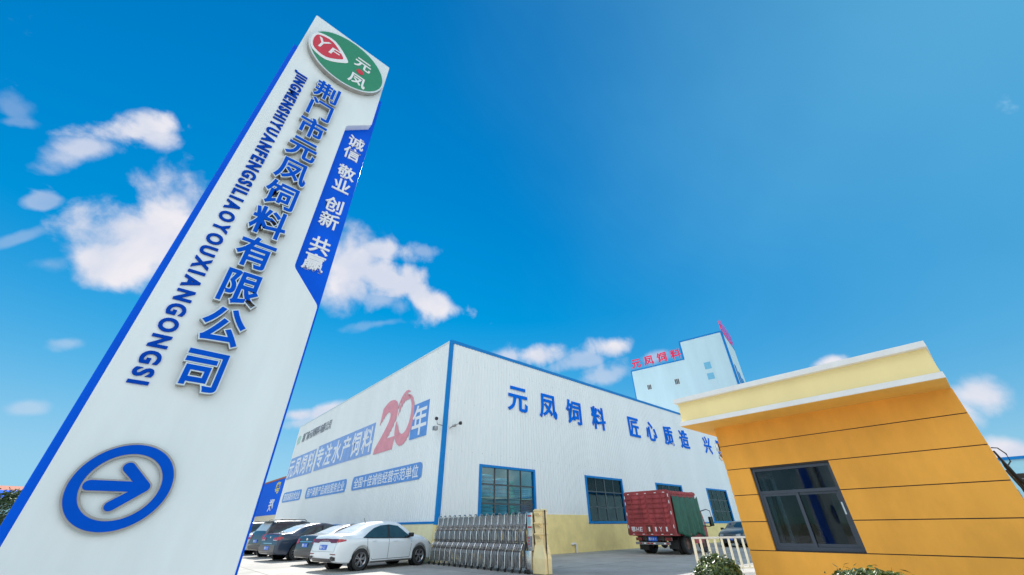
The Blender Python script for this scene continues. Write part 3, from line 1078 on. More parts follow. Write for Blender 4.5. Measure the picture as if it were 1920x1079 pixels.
def sack_mesh(w, d, h):
    bm = bmesh.new()
    bmesh.ops.create_uvsphere(bm, u_segments=14, v_segments=8, radius=1)
    for v in bm.verts:
        x_, y_, z_ = v.co
        f = lambda t, e: math.copysign(abs(t) ** e, t)
        v.co = V((f(x_, 0.45) * w / 2, f(y_, 0.45) * d / 2, f(z_, 0.7) * h / 2 + h / 2))
    b = MB()
    b.bm(bm)
    return b


def sacks(name, m, w, d, h, spots, label, group):
    first = None
    for (x_, y_, z_) in spots:
        if first is None:
            o_ = sack_mesh(w, d, h).build('feed_sack', m, smooth=60)
            first = o_
        else:
            o_ = first.copy()
            COL.objects.link(o_)
        o_.location = (x_ + random.uniform(-.03, .03), y_ + random.uniform(-.03, .03), z_)
        o_.rotation_euler = (0, 0, random.uniform(-.06, .06))
        tag(o_, label, 'sack', group)


def stack(x_, y_, z_, n, h):
    return [(x_, y_, z_ + i * h * 0.93) for i in range(n)]


sacks('a', M['sack_cyan'], 0.62, 0.95, 0.19, stack(14.05, 18.20, 1.26, 6, .19) + stack(14.0, 18.20, 2.63, 6, .19),
      'bright cyan feed sack in the left column of the rack behind the gate window', 'cyan sacks in the left column')
sacks('b', M['sack_cyan'], 0.62, 0.95, 0.20, stack(15.15, 18.20, 1.26, 6, .20) + stack(15.1, 18.20, 2.63, 5, .20),
      'cyan and blue feed sack in the second column of the rack behind the gate window', 'cyan sacks in the second column')
sacks('b2', M['sack_green'], 0.40, 0.95, 0.18, stack(15.70, 18.22, 1.26, 6, .18) + stack(15.66, 18.22, 2.63, 5, .18),
      'green printed sack squeezed beside the second cyan column behind the gate window', 'green sacks on the rack')
sacks('c', M['sack_pale'], 0.95, 0.95, 0.10, stack(16.65, 18.20, 1.26, 12, .10) + stack(16.65, 18.20, 2.63, 5, .10),
      'flat pale blue sack in the neat right hand pile behind the gate window', 'pale blue sacks in the neat pile')
sacks('d', M['sack_blue'], 0.80, 0.95, 0.21, stack(24.0, 18.25, 1.31, 3, .21),
      'blue feed sack in the low column behind the window left of the truck', 'blue sacks in the low column')
sacks('e', M['sack_blue'], 0.80, 0.95, 0.21, stack(25.4, 18.25, 1.31, 6, .21) + stack(26.4, 18.25, 1.31, 6, .21),
      'blue feed sack in the tall columns behind the window left of the truck', 'blue sacks in the tall columns')
sacks('f', M['sack_pink'], 0.85, 0.9, 0.2, stack(23.2, 18.25, 3.01, 3, .2) + stack(24.4, 18.25, 3.01, 3, .2),
      'pink printed sack on the top shelf behind the window left of the truck', 'pink sacks on the top shelf')


# ------------------------------------------------------------------ feed mill tower with rooftop letters
th = radians(11)
EX, ES = V((-sin(th), cos(th), 0)), V((cos(th), sin(th), 0))
FO = V((62.0, 18.776, 0))
ft = thing('mill_tower', FO, 'tall pale blue stepped mill tower rising behind the warehouse', 'tower')


def fbox(mb, u0, u1, s0, s1, z0, z1):
    vs = [FO + EX * u + ES * s_ + ZP * z_ for z_ in (z0, z1) for u, s_ in ((u0, s0), (u1, s0), (u1, s1), (u0, s1))]
    mb.add(vs, [(0, 3, 2, 1), (4, 5, 6, 7), (0, 1, 5, 4), (1, 2, 6, 5), (2, 3, 7, 6), (3, 0, 4, 7)])


b = MB()
fbox(b, 0, 6.75, 0, 9.6, 0, 27.6)
fbox(b, 6.751, 15.9, 0, 9.6, 0, 24.5)
b.build('wall', M['factory'], ft)
b = MB()
t_ = 0.16
fbox(b, -0.05, 6.80, -0.05, 0.2, 27.55, 27.75)
fbox(b, 6.62, 6.85, -0.05, 0.2, 24.64, 27.549)
fbox(b, 6.62, 15.95, -0.05, 0.2, 24.45, 24.63)
fbox(b, -0.06, 0.24, -0.06, 0.3, 0, 27.54)
fbox(b, -0.05, 0.2, 0.31, 9.65, 27.55, 27.7)
fbox(b, 15.82, 15.95, -0.04, 0.2, 0, 24.44)
b.build('edge_trim', M['trim'], ft)
for u0, u1, z0, z1 in ((12.82, 13.72, 20.62, 21.63), (8.15, 9.09, 20.57, 21.66)):
    b = MB()
    fbox(b, u0, u1, -0.06, 0.05, z0, z1)
    w_ = b.build('window', M['letter_rim'], ft)
    b = MB()
    n_ = 3
    for k in range(n_):
        a = u0 + 0.1 + (u1 - u0 - 0.2) * k / n_
        fbox(b, a + 0.03, a + (u1 - u0 - 0.2) / n_ - 0.03, -0.075, -0.061, z0 + 0.12, z1 - 0.12)
    b.build('pane', M['mullion'], w_)
b = MB()
fbox(b, 2.75, 4.15, -0.05, 0.02, 0, 23.35)
sp = b.build('stair_panel', M['factory'], ft)
for z0, z1 in ((22.1, 23.2), (20.43, 21.41)):
    b = MB()
    fbox(b, 2.98, 3.95, -0.08, -0.051, z0, z1)
    b.build('pane', mat('blue glass panel', (0.16, 0.46, 0.66), 0.2), sp)
b = MB()
for k in range(4):
    fbox(b, -0.06, -0.01, 1.6 + k * 2.0, 2.7 + k * 2.0, 12, 22.5 - 0.6 * k)
b.build('side_window', M['trim'], ft)
rs = thing('rooftop_sign', FO + EX * 11.3 + ZP * 24.63, 'row of red rooftop characters along the lower roof of the mill tower', 'sign')
for i, q in enumerate('元凤饲料'):
    b = MB()
    u = 14.75 - i * 2.33
    c = FO + EX * u + ZP * 25.74 - ES * 0.05
    glyph(b, q, .018, c, -EX, ZP, 1.75, 1.75, 0, 0.14)
    ko = b.build('character', M['sign_red'], rs)
    b = MB()
    for du in (-0.45, 0.45):
        p0 = FO + EX * (u + du) + ES * 0.02
        b.tube([p0 + ZP * 24.63, p0 + ZP * 26.3], 0.04, 6)
        b.tube([p0 + ZP * 24.63 + ES * 0.9, p0 + ZP * 26.0], 0.03, 6)
    b.build('bracket', M['steel_dk'], ko)
rs = thing('rooftop_sign', FO + ES * 5 + ZP * 27.7, 'violet rooftop letters seen edge on along the tower side roof', 'sign')
for i, q in enumerate('元凤饲料'):
    b = MB()
    c = FO + ES * (1.6 + i * 2.3) + ZP * 29.2 - EX * 0.04
    glyph(b, q, .018, c, ES, ZP, 1.9, 2.1, 0, 0.16)
    ko = b.build('character', M['sign_violet'], rs)
    b = MB()
    for du in (-0.45, 0.45):
        p0 = FO + ES * (1.6 + i * 2.3 + du) + EX * 0.1
        b.tube([p0 + ZP * 27.7, p0 + ZP * 30.0], 0.05, 6)
    b.build('bracket', M['sign_red'], ko)


# ------------------------------------------------------------------ guardhouse
GX, GX1, GY0, GY1, GZ = 9.0, 12.4, -0.20, 3.51, 3.06
gh = thing('guardhouse', (GX, 1.6, 0), 'orange panelled guardhouse with yellow and white flat canopy and dark sliding window', 'guardhouse')
gw0, gw1, gz0, gz1 = 1.745, 3.06, 0.895, 2.215
GR = [0, 0.42, 0.885, 1.333, 1.776, 2.238, 2.685, GZ]
b = MB()
gp = 0.007
for z0, z1 in zip(GR, GR[1:]):
    a0, a1 = z0 + gp, z1 - gp
    if z1 == GZ:
        a1 = GZ
    if a1 > gz0 - 0.02 and a0 < gz1 + 0.02 and z0 > 0.8 and z1 < 2.3:
        b.box(GX, GX + 0.05, GY0, gw0, a0, a1)
        b.box(GX, GX + 0.05, gw1, GY1, a0, a1)
    elif z0 < 0.8 < z1 + 0.2:
        b.box(GX, GX + 0.05, GY0, GY1, a0, a1)
    elif z0 > 2.2 and z0 < 2.5:
        b.box(GX, GX + 0.05, GY0, GY1, a0, a1)
    else:
        b.box(GX, GX + 0.05, GY0, GY1, a0, a1)
# other walls
for z0, z1 in zip(GR, GR[1:]):
    a0, a1 = z0 + gp, z1 - gp
    b.box(GX + 0.051, GX1 - 0.051, GY0, GY0 + 0.05, a0, a1)
    for x0, x1 in ((GX + 0.051, 10.15), (11.35, GX1 - 0.051)):
        b.box(x0, x1, GY1 - 0.05, GY1, a0, a1)
    if not 0.8 < (a0 + a1) / 2 < 2.25:
        b.box(10.151, 11.349, GY1 - 0.05, GY1, a0, a1)
b.build('wall', M['orange'], gh)
b = MB()
b.box(GX + 0.012, GX + 0.2, GY0 + 0.012, gw0 - 0.002, 0, GZ - 0.01)
b.box(GX + 0.012, GX + 0.2, gw1 + 0.002, GY1 - 0.012, 0, GZ - 0.01)
b.box(GX + 0.012, GX + 0.2, gw0 - 0.002, gw1 + 0.002, 0, gz0 - 0.002)
b.box(GX + 0.012, GX + 0.2, gw0 - 0.002, gw1 + 0.002, gz1 + 0.002, GZ - 0.01)
b.box(GX + 0.2, GX1 - 0.052, GY0 + 0.012, GY0 + 0.15, 0, GZ - 0.01)
for x0, x1, z0, z1 in ((GX + 0.2, 10.148, 0, GZ - 0.01), (11.352, GX1 - 0.052, 0, GZ - 0.01), (10.148, 11.352, 0, 0.88), (10.148, 11.352, 2.25, GZ - 0.01)):
    b.box(x0, x1, GY1 - 0.15, GY1 - 0.012, z0, z1)
b.build('groove', M['groove'], gh)
b = MB()
b.box(GX + 0.205, GX1 - 0.06, GY0 + 0.155, GY0 + 0.17, 0.06, GZ - 0.05)
for x0, x1, z0, z1 in ((GX + 0.205, 10.149, 0.06, GZ - 0.05), (11.351, GX1 - 0.06, 0.06, GZ - 0.05), (10.149, 11.351, 0.06, 0.879), (10.149, 11.351, 2.251, GZ - 0.05)):
    b.box(x0, x1, GY1 - 0.17, GY1 - 0.155, z0, z1)
b.box(GX + 0.2, GX1 - 0.06, GY0 + 0.17, GY1 - 0.17, GZ - 0.16, GZ - 0.03)
b.box(GX + 0.2, GX1 - 0.06, GY0 + 0.17, GY1 - 0.17, 0.005, 0.05)
# rear wall with an opening
b.box(GX1 - 0.05, GX1 + 0.1, GY0, 1.9, 0, GZ - 0.005)
b.box(GX1 - 0.05, GX1 + 0.1, 1.901, GY1, 0, GZ - 0.005)
b.build('room_wall', M['room'], gh)
b = MB()
yw = GY1 - 0.10
for x0, x1 in ((10.15, 10.21), (10.70, 10.80), (11.29, 11.35)):
    b.box(x0, x1, yw, yw + 0.06, 0.88, 2.25)
for x0, x1 in ((10.21, 10.70), (10.80, 11.29)):
    b.box(x0, x1, yw + .002, yw + .058, 0.88, 0.95)
    b.box(x0, x1, yw + .002, yw + .058, 2.19, 2.25)
rw = b.build('side_window', M['band'], gh)
b = MB()
b.box(10.21, 10.70, yw + .028, yw + .033, 0.95, 2.19)
b.box(10.80, 11.29, yw + .028, yw + .033, 0.95, 2.19)
b.build('pane', M['glass'], rw)
vs = []
b = MB()
for i in range(31):
    u = i / 30
    for z_ in (0.70, 2.36):
        vs.append((10.86 + .60 * u, GY1 - 0.26 + .03 * sin(u * 36), z_))
b.add(vs, [(2 * i, 2 * i + 2, 2 * i + 3, 2 * i + 1) for i in range(30)])
b.build('curtain', M['band'], gh, smooth=60, fix=False)
# front window
b = MB()
wx = GX + 0.055
b.box(wx, wx + 0.07, gw0, gw0 + 0.05, gz0, gz1)
b.box(wx, wx + 0.07, gw1 - 0.05, gw1, gz0, gz1)
b.box(wx + 0.002, wx + 0.07, gw0 + 0.05, gw1 - 0.05, gz1 - 0.05, gz1)
b.box(wx + 0.002, wx + 0.07, gw0 + 0.05, gw1 - 0.05, gz0, gz0 + 0.055)
b.box(wx + 0.003, wx + 0.072, gw0 + 0.05, gw1 - 0.05, 1.775, 1.825)
wf = b.build('window', M['frame'], gh)
b = MB()
sy = 2.43
for y0, y1, dx in ((sy - 0.03, gw1 - 0.05, 0.012), (gw0 + 0.05, sy + 0.03, 0.040)):
    b.box(wx + dx, wx + dx + 0.026, y0, y0 + 0.05, gz0 + 0.055, 1.775)
    b.box(wx + dx, wx + dx + 0.026, y1 - 0.05, y1, gz0 + 0.055, 1.775)
    b.box(wx + dx + .001, wx + dx + 0.025, y0 + 0.05, y1 - 0.05, gz0 + 0.056, gz0 + 0.105)
    b.box(wx + dx + .001, wx + dx + 0.025, y0 + 0.05, y1 - 0.05, 1.735, 1.774)
b.build('sash', M['frame'], wf)
for nm, y0, y1, z0, z1, dx in (('pane', sy + 0.02, gw1 - 0.1, gz0 + 0.105, 1.735, 0.022), ('pane', gw0 + 0.1, sy - 0.02, gz0 + 0.105, 1.735, 0.050), ('pane', gw0 + 0.05, gw1 - 0.05, 1.825, gz1 - 0.05, 0.035)):
    b = MB()
    b.box(wx + dx, wx + dx + 0.005, y0, y1, z0, z1)
    b.build(nm, M['glass_dark'], wf)
b = MB()
b.bbox(wx + 0.028, wx + 0.039, gw0 + 0.062, gw0 + 0.085, 1.42, 1.60, 0.003)
b.build('handle', M['letter_rim'], wf)
# canopy
kx0, kx1, ky0, ky1 = 8.24, 13.0, -0.19, 3.88
b = MB()
b.box(kx0, kx1, ky0, ky1, GZ, GZ + 0.012)
b.build('soffit', M['soffit'], gh)
b = MB()
b.bbox(kx0 - 0.012, kx1 + 0.012, ky0 - 0.006, ky1 + 0.012, GZ + 0.006, GZ + 0.095, 0.006)
b.build('lower_band', M['band'], gh)
b = MB()
b.box(kx0 + 0.035, kx1 - 0.035, ky0 + 0.012, ky1 - 0.035, GZ + 0.094, 3.535)
b.build('fascia', M['cream'], gh)
b = MB()
b.bbox(kx0 - 0.06, kx1 + 0.06, ky0 - 0.012, ky1 + 0.02, 3.535, 3.63, 0.006)
b.build('upper_band', M['band'], gh)
# floodlight on the left wall
b = MB()
b.bbox(9.06, 9.30, 3.56, 3.62, 2.62, 2.78, 0.01)
b.tube([(9.2, 3.50, 2.60), (9.2, 3.62, 2.58), (9.18, 3.60, 2.68)], 0.012, 6)
b.lathe([(0.03, 0), (0.045, 0.05), (0.02, 0.12)], (9.12, 3.57, 2.44), (0, 0.3, 1), 12)
b.tube([(9.12, 3.51, 2.40), (9.1, 3.60, 2.46), (9.14, 3.60, 2.56)], 0.008, 6)
b.build('floodlight', M['steel'], gh, smooth=40)
# inside: desk, chair
dk = thing('desk', (10.7, 1.6, 0.05), 'pale office desk inside the guardhouse behind the window', 'desk')
b = MB()
b.box(9.9, 10.6, 0.3, 2.3, 0.72, 0.76)
b.build('desk_top', M['room'], dk)
for yy in (0.36, 2.2):
    b = MB()
    b.box(9.95, 10.55, yy, yy + 0.04, 0.05, 0.719)
    b.build('leg', M['room'], dk)
mo = thing('monitor', (10.3, 1.3, 0.76), 'black computer screen standing on the guardhouse desk', 'monitor')
b = MB()
b.bbox(10.28, 10.32, 1.0, 1.6, 0.92, 1.28, 0.006)
b.build('screen', M['black'], mo)
b = MB()
b.box(10.27, 10.33, 1.27, 1.33, 0.78, 0.93)
b.box(10.18, 10.42, 1.17, 1.43, 0.762, 0.78)
b.build('stand', M['black'], mo)
oc_ = thing('office_chair', (10.35, 2.75, 0.05), 'black office chair with shiny arms behind the guardhouse window', 'chair')
b = MB()
pts = []
for i in range(9):
    t = i / 8
    pts.append((0.25 * (1 - 0.25 * t * t), t))
vs, fs = [], []
nu = 9
for i in range(13):
    t = i / 12
    hw = 0.25 * (1 - 0.35 * max(0, t - 0.6) / 0.4)
    for j in range(nu):
        u = j / (nu - 1) * 2 - 1
        vs.append((10.12 + 0.05 * u * u + 0.06 * t, 2.75 + hw * u, 0.55 + 0.75 * t - 0.08 * (abs(u) ** 4) * (t > 0.9)))
for i in range(12):
    for j in range(nu - 1):
        a = i * nu + j
        fs.append((a, a + 1, a + nu + 1, a + nu))
b.add(vs, fs)
b.add([(x_ + 0.05, y_, z_) for x_, y_, z_ in vs], [f[::-1] for f in fs])
b.build('backrest', M['black'], oc_, smooth=50)
b = MB()
b.bbox(10.18, 10.66, 2.5, 3.0, 0.46, 0.55, 0.03)
b.build('seat', M['black'], oc_, smooth=50)
b = MB()
b.tube([(10.4, 2.75, 0.46), (10.4, 2.75, 0.14)], 0.03)
for k in range(5):
    a = 2 * pi * k / 5
    b.tube([(10.4, 2.75, 0.15), (10.4 + .28 * cos(a), 2.75 + .28 * sin(a), 0.075)], 0.02, 6)
b.build('base', M['chrome'], oc_, smooth=50)
for s in (-1, 1):
    b = MB()
    b.tube([(10.2, 2.75 + s * 0.27, 0.5), (10.15, 2.75 + s * 0.28, 0.72), (10.22, 2.75 + s * 0.28, 0.78), (10.5, 2.75 + s * 0.28, 0.76), (10.52, 2.75 + s * 0.27, 0.5)], 0.014, 8)
    b.build('armrest', M['chrome'], oc_, smooth=50)
# air conditioner and cables on the far side wall
ac = thing('air_conditioner', (9.85, -0.33, 1.3), 'dark grilled air conditioner box on the side of the guardhouse', 'air conditioner')
b = MB()
b.bbox(9.5, 10.2, -0.60, -0.27, 1.30, 1.88, 0.015)
b.build('casing', M['truck_dark'], ac)
b = MB()
for k in range(7):
    b.box(9.488, 9.499, -0.585, -0.285, 1.34 + k * 0.077, 1.355 + k * 0.077)
for k in range(5):
    b.box(9.486, 9.4985, -0.585 + k * 0.072, -0.575 + k * 0.072, 1.34, 1.83)
b.build('grille', M['truck_grey'], ac)
b = MB()
b.tube([(9.45, -0.21, 1.30), (9.9, -0.26, 1.25), (10.1, -0.30, 1.30)], 0.02, 6)
b.box(9.55, 10.15, -0.30, -0.205, 1.25, 1.28)
b.build('bracket', M['black'], ac)
cb = MB()
cb.tube([(9.05, -0.212, 2.15), (9.12, -0.235, 2.02), (9.2, -0.245, 1.95), (9.3, -0.26, 1.87), (9.42, -0.30, 1.78), (9.46, -0.34, 1.62), (9.47, -0.33, 1.45), (9.6, -0.31, 1.285)], [.012, .016, .028, .030, .022, .018, .018, .016], 8)
cb.tube([(9.2, -0.245, 1.95), (9.24, -0.31, 2.02), (9.25, -0.315, 2.12), (9.22, -0.27, 2.20), (9.2, -0.21, 2.21)], 0.008, 6)
cb.tube([(9.12, -0.215, 1.9), (9.25, -0.25, 1.72), (9.4, -0.29, 1.60), (9.47, -0.33, 1.45)], 0.013, 6)
o = cb.build('cable', M['black'], smooth=50)
tag(o, 'thick black cable bundle sagging beside the guardhouse edge', 'cable')


# ------------------------------------------------------------------ folding gate with its gold end post
gt = thing('folding_gate', (10.6, 14, 0), 'stainless steel folding driveway gate on casters with a stepped gold end post', 'gate')


def bend(sgn, y_, k=0.0):
    """side profile of one bent upright, out at the foot and in at the top"""
    o_ = [(.38, .10), (.38, .46), (.36, .56), (.30, .68), (.235, .78), (.205, .88), (.205, 1.08), (.19, 1.16), (.14, 1.27), (.085, 1.36), (.065, 1.46), (.065, 1.66)]
    return [(10.66 + sgn * a, y_ + k * (z_ - .1), z_) for a, z_ in o_]


NF = 16
gy = [11.32 + i * (17.0 - 11.32) / (NF - 1) for i in range(NF)]
for y_ in gy:
    b = MB()
    p0, p1 = bend(-1, y_), bend(1, y_)
    b.tube(p0 + [(10.62, y_, 1.715), (10.70, y_, 1.715)] + p1[::-1], 0.024, 8)
    b.tube([(10.30, y_, 0.16), (11.02, y_, 0.16)], 0.014, 6)
    fo = b.build('gate_frame', M['steel'], gt, smooth=50)
    for xx in (10.30, 11.02):
        b = MB()
        b.lathe([(0.0, -.02), (0.05, -.02), (0.055, 0), (0.05, .02), (0, .02)], (xx - 0.02, y_, 0.055), (0, 1, 0), 12)
        b.box(xx - 0.03, xx + 0.02, y_ - 0.03, y_ + 0.03, 0.09, 0.17)
        b.build('caster', M['rubber'], fo, smooth=40)
for i in range(NF - 1):
    y0, y1 = gy[i], gy[i + 1]
    for sgn in (-1, 1):
        b = MB()
        for j, (fy, k_) in enumerate(((0.14, .02), (0.26, 0.0), (0.38, 0.03), (0.50, 0), (0.62, -0.03), (0.74, 0.0), (0.86, -.02))):
            pp = bend(sgn * 0.94, y0 + (y1 - y0) * fy, k_)
            b.tube([(q.x if hasattr(q, 'x') else q[0], q[1], q[2]) for q in pp[1 if j % 2 else 0:]], 0.013, 6)
        # scissor links
        for za, zb, xo in ((0.16, 0.50, .355), (0.85, 1.14, .195), (1.45, 1.64, .07)):
            b.tube([(10.66 + sgn * xo, y0, za), (10.66 + sgn * xo, y1, zb)], 0.008, 6)
            b.tube([(10.66 + sgn * (xo - .02), y0, zb), (10.66 + sgn * (xo - .02), y1, za)], 0.008, 6)
        for j in range(9):
            yy = y0 + (y1 - y0) * (j + .5) / 9
            xo = .16 if j % 2 else .10
            b.tube([(10.66 + sgn * xo * 1.9, yy, .14), (10.66 + sgn * xo * 1.7, yy, .62), (10.66 + sgn * xo, yy, .86), (10.66 + sgn * xo * .9, yy, 1.2), (10.66 + sgn * .05, yy, 1.42), (10.66 + sgn * .04, yy, 1.62)], 0.014, 5)
        b.build('scissor_bars', M['steel_dk'], gt, smooth=50)
# end post: flared foot, three stepped tiers with little pyramid lids
b = MB()


def frust(mb, x0, x1, y0, y1, z0, X0, X1, Y0, Y1, z1):
    mb.add([(x0, y0, z0), (x1, y0, z0), (x1, y1, z0), (x0, y1, z0), (X0, Y0, z1), (X1, Y0, z1), (X1, Y1, z1), (X0, Y1, z1)],
           [(0, 3, 2, 1), (4, 5, 6, 7), (0, 1, 5, 4), (1, 2, 6, 5), (2, 3, 7, 6), (3, 0, 4, 7)])


frust(b, 10.47, 10.80, 10.36, 10.90, 0.02, 10.47, 10.80, 10.36, 10.90, 0.42)
frust(b, 10.47, 10.80, 10.36, 10.90, 0.42, 10.53, 10.76, 10.42, 10.84, 0.78)
for z0, z1 in ((0.78, 1.12), (1.12, 1.43), (1.43, 1.80)):
    frust(b, 10.545, 10.75, 10.44, 10.82, z0, 10.53, 10.76, 10.43, 10.83, z1 - 0.09)
    frust(b, 10.53, 10.76, 10.43, 10.83, z1 - 0.09, 10.505, 10.78, 10.41, 10.85, z1 - 0.05)
    frust(b, 10.505, 10.78, 10.41, 10.85, z1 - 0.05, 10.55, 10.75, 10.45, 10.81, z1)
po = b.build('end_post', M['gold'], gt)
for zz in (1.08, 1.39, 1.72):
    b = MB()
    frust(b, 10.49, 10.528, 10.48, 10.76, zz - 0.12, 10.44, 10.528, 10.52, 10.72, zz - 0.05)
    b.build('lamp_hood', M['gold'], po)
b = MB()
b.box(10.60, 10.612, 10.352, 10.4095, 0.03, 1.76)
b.build('seam', M['groove'], po)
b = MB()
b.bbox(10.40, 10.98, 10.91, 11.20, 0.10, 0.62, 0.03)
b.bbox(10.46, 10.90, 10.86, 11.12, 0.62, 1.70, 0.02)
mt = b.build('motor_housing', M['steel'], gt, smooth=30)
b = MB()
b.box(10.44, 10.459, 10.90, 11.09, 0.72, 1.02)
b.build('display_panel', M['mural_grey'], mt)
b = MB()
for yy in (10.93, 10.98, 11.03):
    for zz in (0.77, 0.86, 0.95):
        if (int(yy * 100) + int(zz * 100)) % 3:
            b.box(10.434, 10.4395, yy, yy + 0.03, zz, zz + 0.05)
b.box(10.44, 10.4595, 10.90, 11.06, 1.25, 1.30)
b.box(10.44, 10.4595, 10.90, 11.06, 1.58, 1.63)
b.build('sticker', M['lamp_red'], mt)
for yy in (11.0, 11.08, 11.17):
    b = MB()
    b.lathe([(0.0, -.02), (0.05, -.02), (0.055, 0), (0.05, .02), (0, .02)], (10.38, yy, 0.055), (0, 1, 0), 12)
    b.build('caster', M['rubber'], mt, smooth=40)


# ------------------------------------------------------------------ cars
def interp(keys, x):
    """smooth curve through (x, value) keys"""
    if x <= keys[0][0]:
        return keys[0][1]
    if x >= keys[-1][0]:
        return keys[-1][1]
    for i in range(len(keys) - 1):
        x0, v0 = keys[i]
        x1, v1 = keys[i + 1]
        if x0 <= x <= x1:
            h = x1 - x0
            def sl(a, c):
                return (keys[c][1] - keys[a][1]) / max(1e-6, keys[c][0] - keys[a][0])
            d = (v1 - v0) / h
            def tang(i_):
                if i_ == 0 or i_ == len(keys) - 1:
                    return d
                a, c = sl(i_ - 1, i_), sl(i_, i_ + 1)
                return 0 if a * c <= 0 else 2 * a * c / (a + c)
            m0, m1 = tang(i), tang(i + 1)
            t = (x - x0) / h
            return v0 * (2 * t ** 3 - 3 * t * t + 1) + m0 * h * (t ** 3 - 2 * t * t + t) + v1 * (3 * t * t - 2 * t ** 3) + m1 * h * (t ** 3 - t * t)


SEDAN = dict(L=4.54, W=1.80, rw=1.0, fw=3.68, R=0.325,
             top=[(0, .62), (.03, .80), (.08, .97), (.13, 1.045), (.30, 1.065), (.62, 1.10), (1.0, 1.25), (1.4, 1.385), (1.9, 1.465), (2.3, 1.475), (2.7, 1.43), (3.05, 1.27), (3.42, 1.06), (3.8, 1.0), (4.2, .89), (4.40, .77), (4.50, .60), (4.54, .5)],
             belt=[(0, .56), (.03, .74), (.08, .88), (.2, .955), (1.2, .965), (2.4, .93), (3.4, .90), (4.0, .83), (4.34, .70), (4.54, .45)],
             plan=[(0, .86), (.06, .915), (.2, .96), (.6, .99), (1.2, 1), (3.4, 1), (4.0, .97), (4.35, .90), (4.48, .78), (4.54, .70)],
             roofw=[(0, .74), (.3, .76), (.62, .72), (1.1, .60), (1.6, .565), (2.4, .57), (2.9, .61), (3.3, .67), (3.6, .70), (4.3, .62), (4.54, .5)],
             bottom=[(0, .36), (.1, .27), (.4, .24), (1.6, .20), (3.2, .20), (4.2, .20), (4.54, .26)],
             side=([(0.98, .975), (1.20, .965), (2.0, .945), (2.30, .94), (2.95, .925), (3.17, .955)], [(1.06, 1.01), (1.26, 1.13), (1.50, 1.255), (1.80, 1.34), (2.2, 1.375), (2.62, 1.325), (3.12, 1.0)], (2.07, 2.17)),
             rear=(0.60, 1.36, .60, .50), wind=(2.78, 3.36, .54, .64))
SUV = dict(L=4.65, W=1.85, rw=0.95, fw=3.62, R=0.36,
           top=[(0, .70), (.04, .95), (.10, 1.12), (.26, 1.40), (.40, 1.62), (.55, 1.685), (1.2, 1.72), (2.0, 1.72), (2.5, 1.66), (2.9, 1.45), (3.3, 1.16), (3.8, 1.08), (4.3, .98), (4.5, .85), (4.65, .6)],
           belt=[(0, .64), (.05, .88), (.12, 1.02), (.4, 1.07), (1.5, 1.06), (3.2, .99), (4.0, .92), (4.5, .76), (4.65, .5)],
           plan=[(0, .88), (.06, .93), (.2, .97), (.6, .99), (1.2, 1), (3.4, 1), (4.0, .98), (4.4, .91), (4.65, .76)],
           roofw=[(0, .80), (.2, .76), (.4, .64), (.7, .62), (1.6, .62), (2.4, .62), (2.9, .66), (3.4, .72), (4.3, .66), (4.65, .5)],
           bottom=[(0, .44), (.1, .34), (.4, .30), (1.6, .26), (3.2, .26), (4.2, .28), (4.65, .34)],
           side=([(0.42, 1.10), (1.2, 1.085), (2.0, 1.07), (2.6, 1.05), (2.96, 1.06)], [(0.62, 1.53), (1.2, 1.575), (1.9, 1.58), (2.3, 1.53), (2.93, 1.10)], (1.74, 1.84)),
           rear=(0.15, 0.42, .66, .56), wind=(2.5, 3.2, .56, .68))
RAISE = dict(SEDAN)


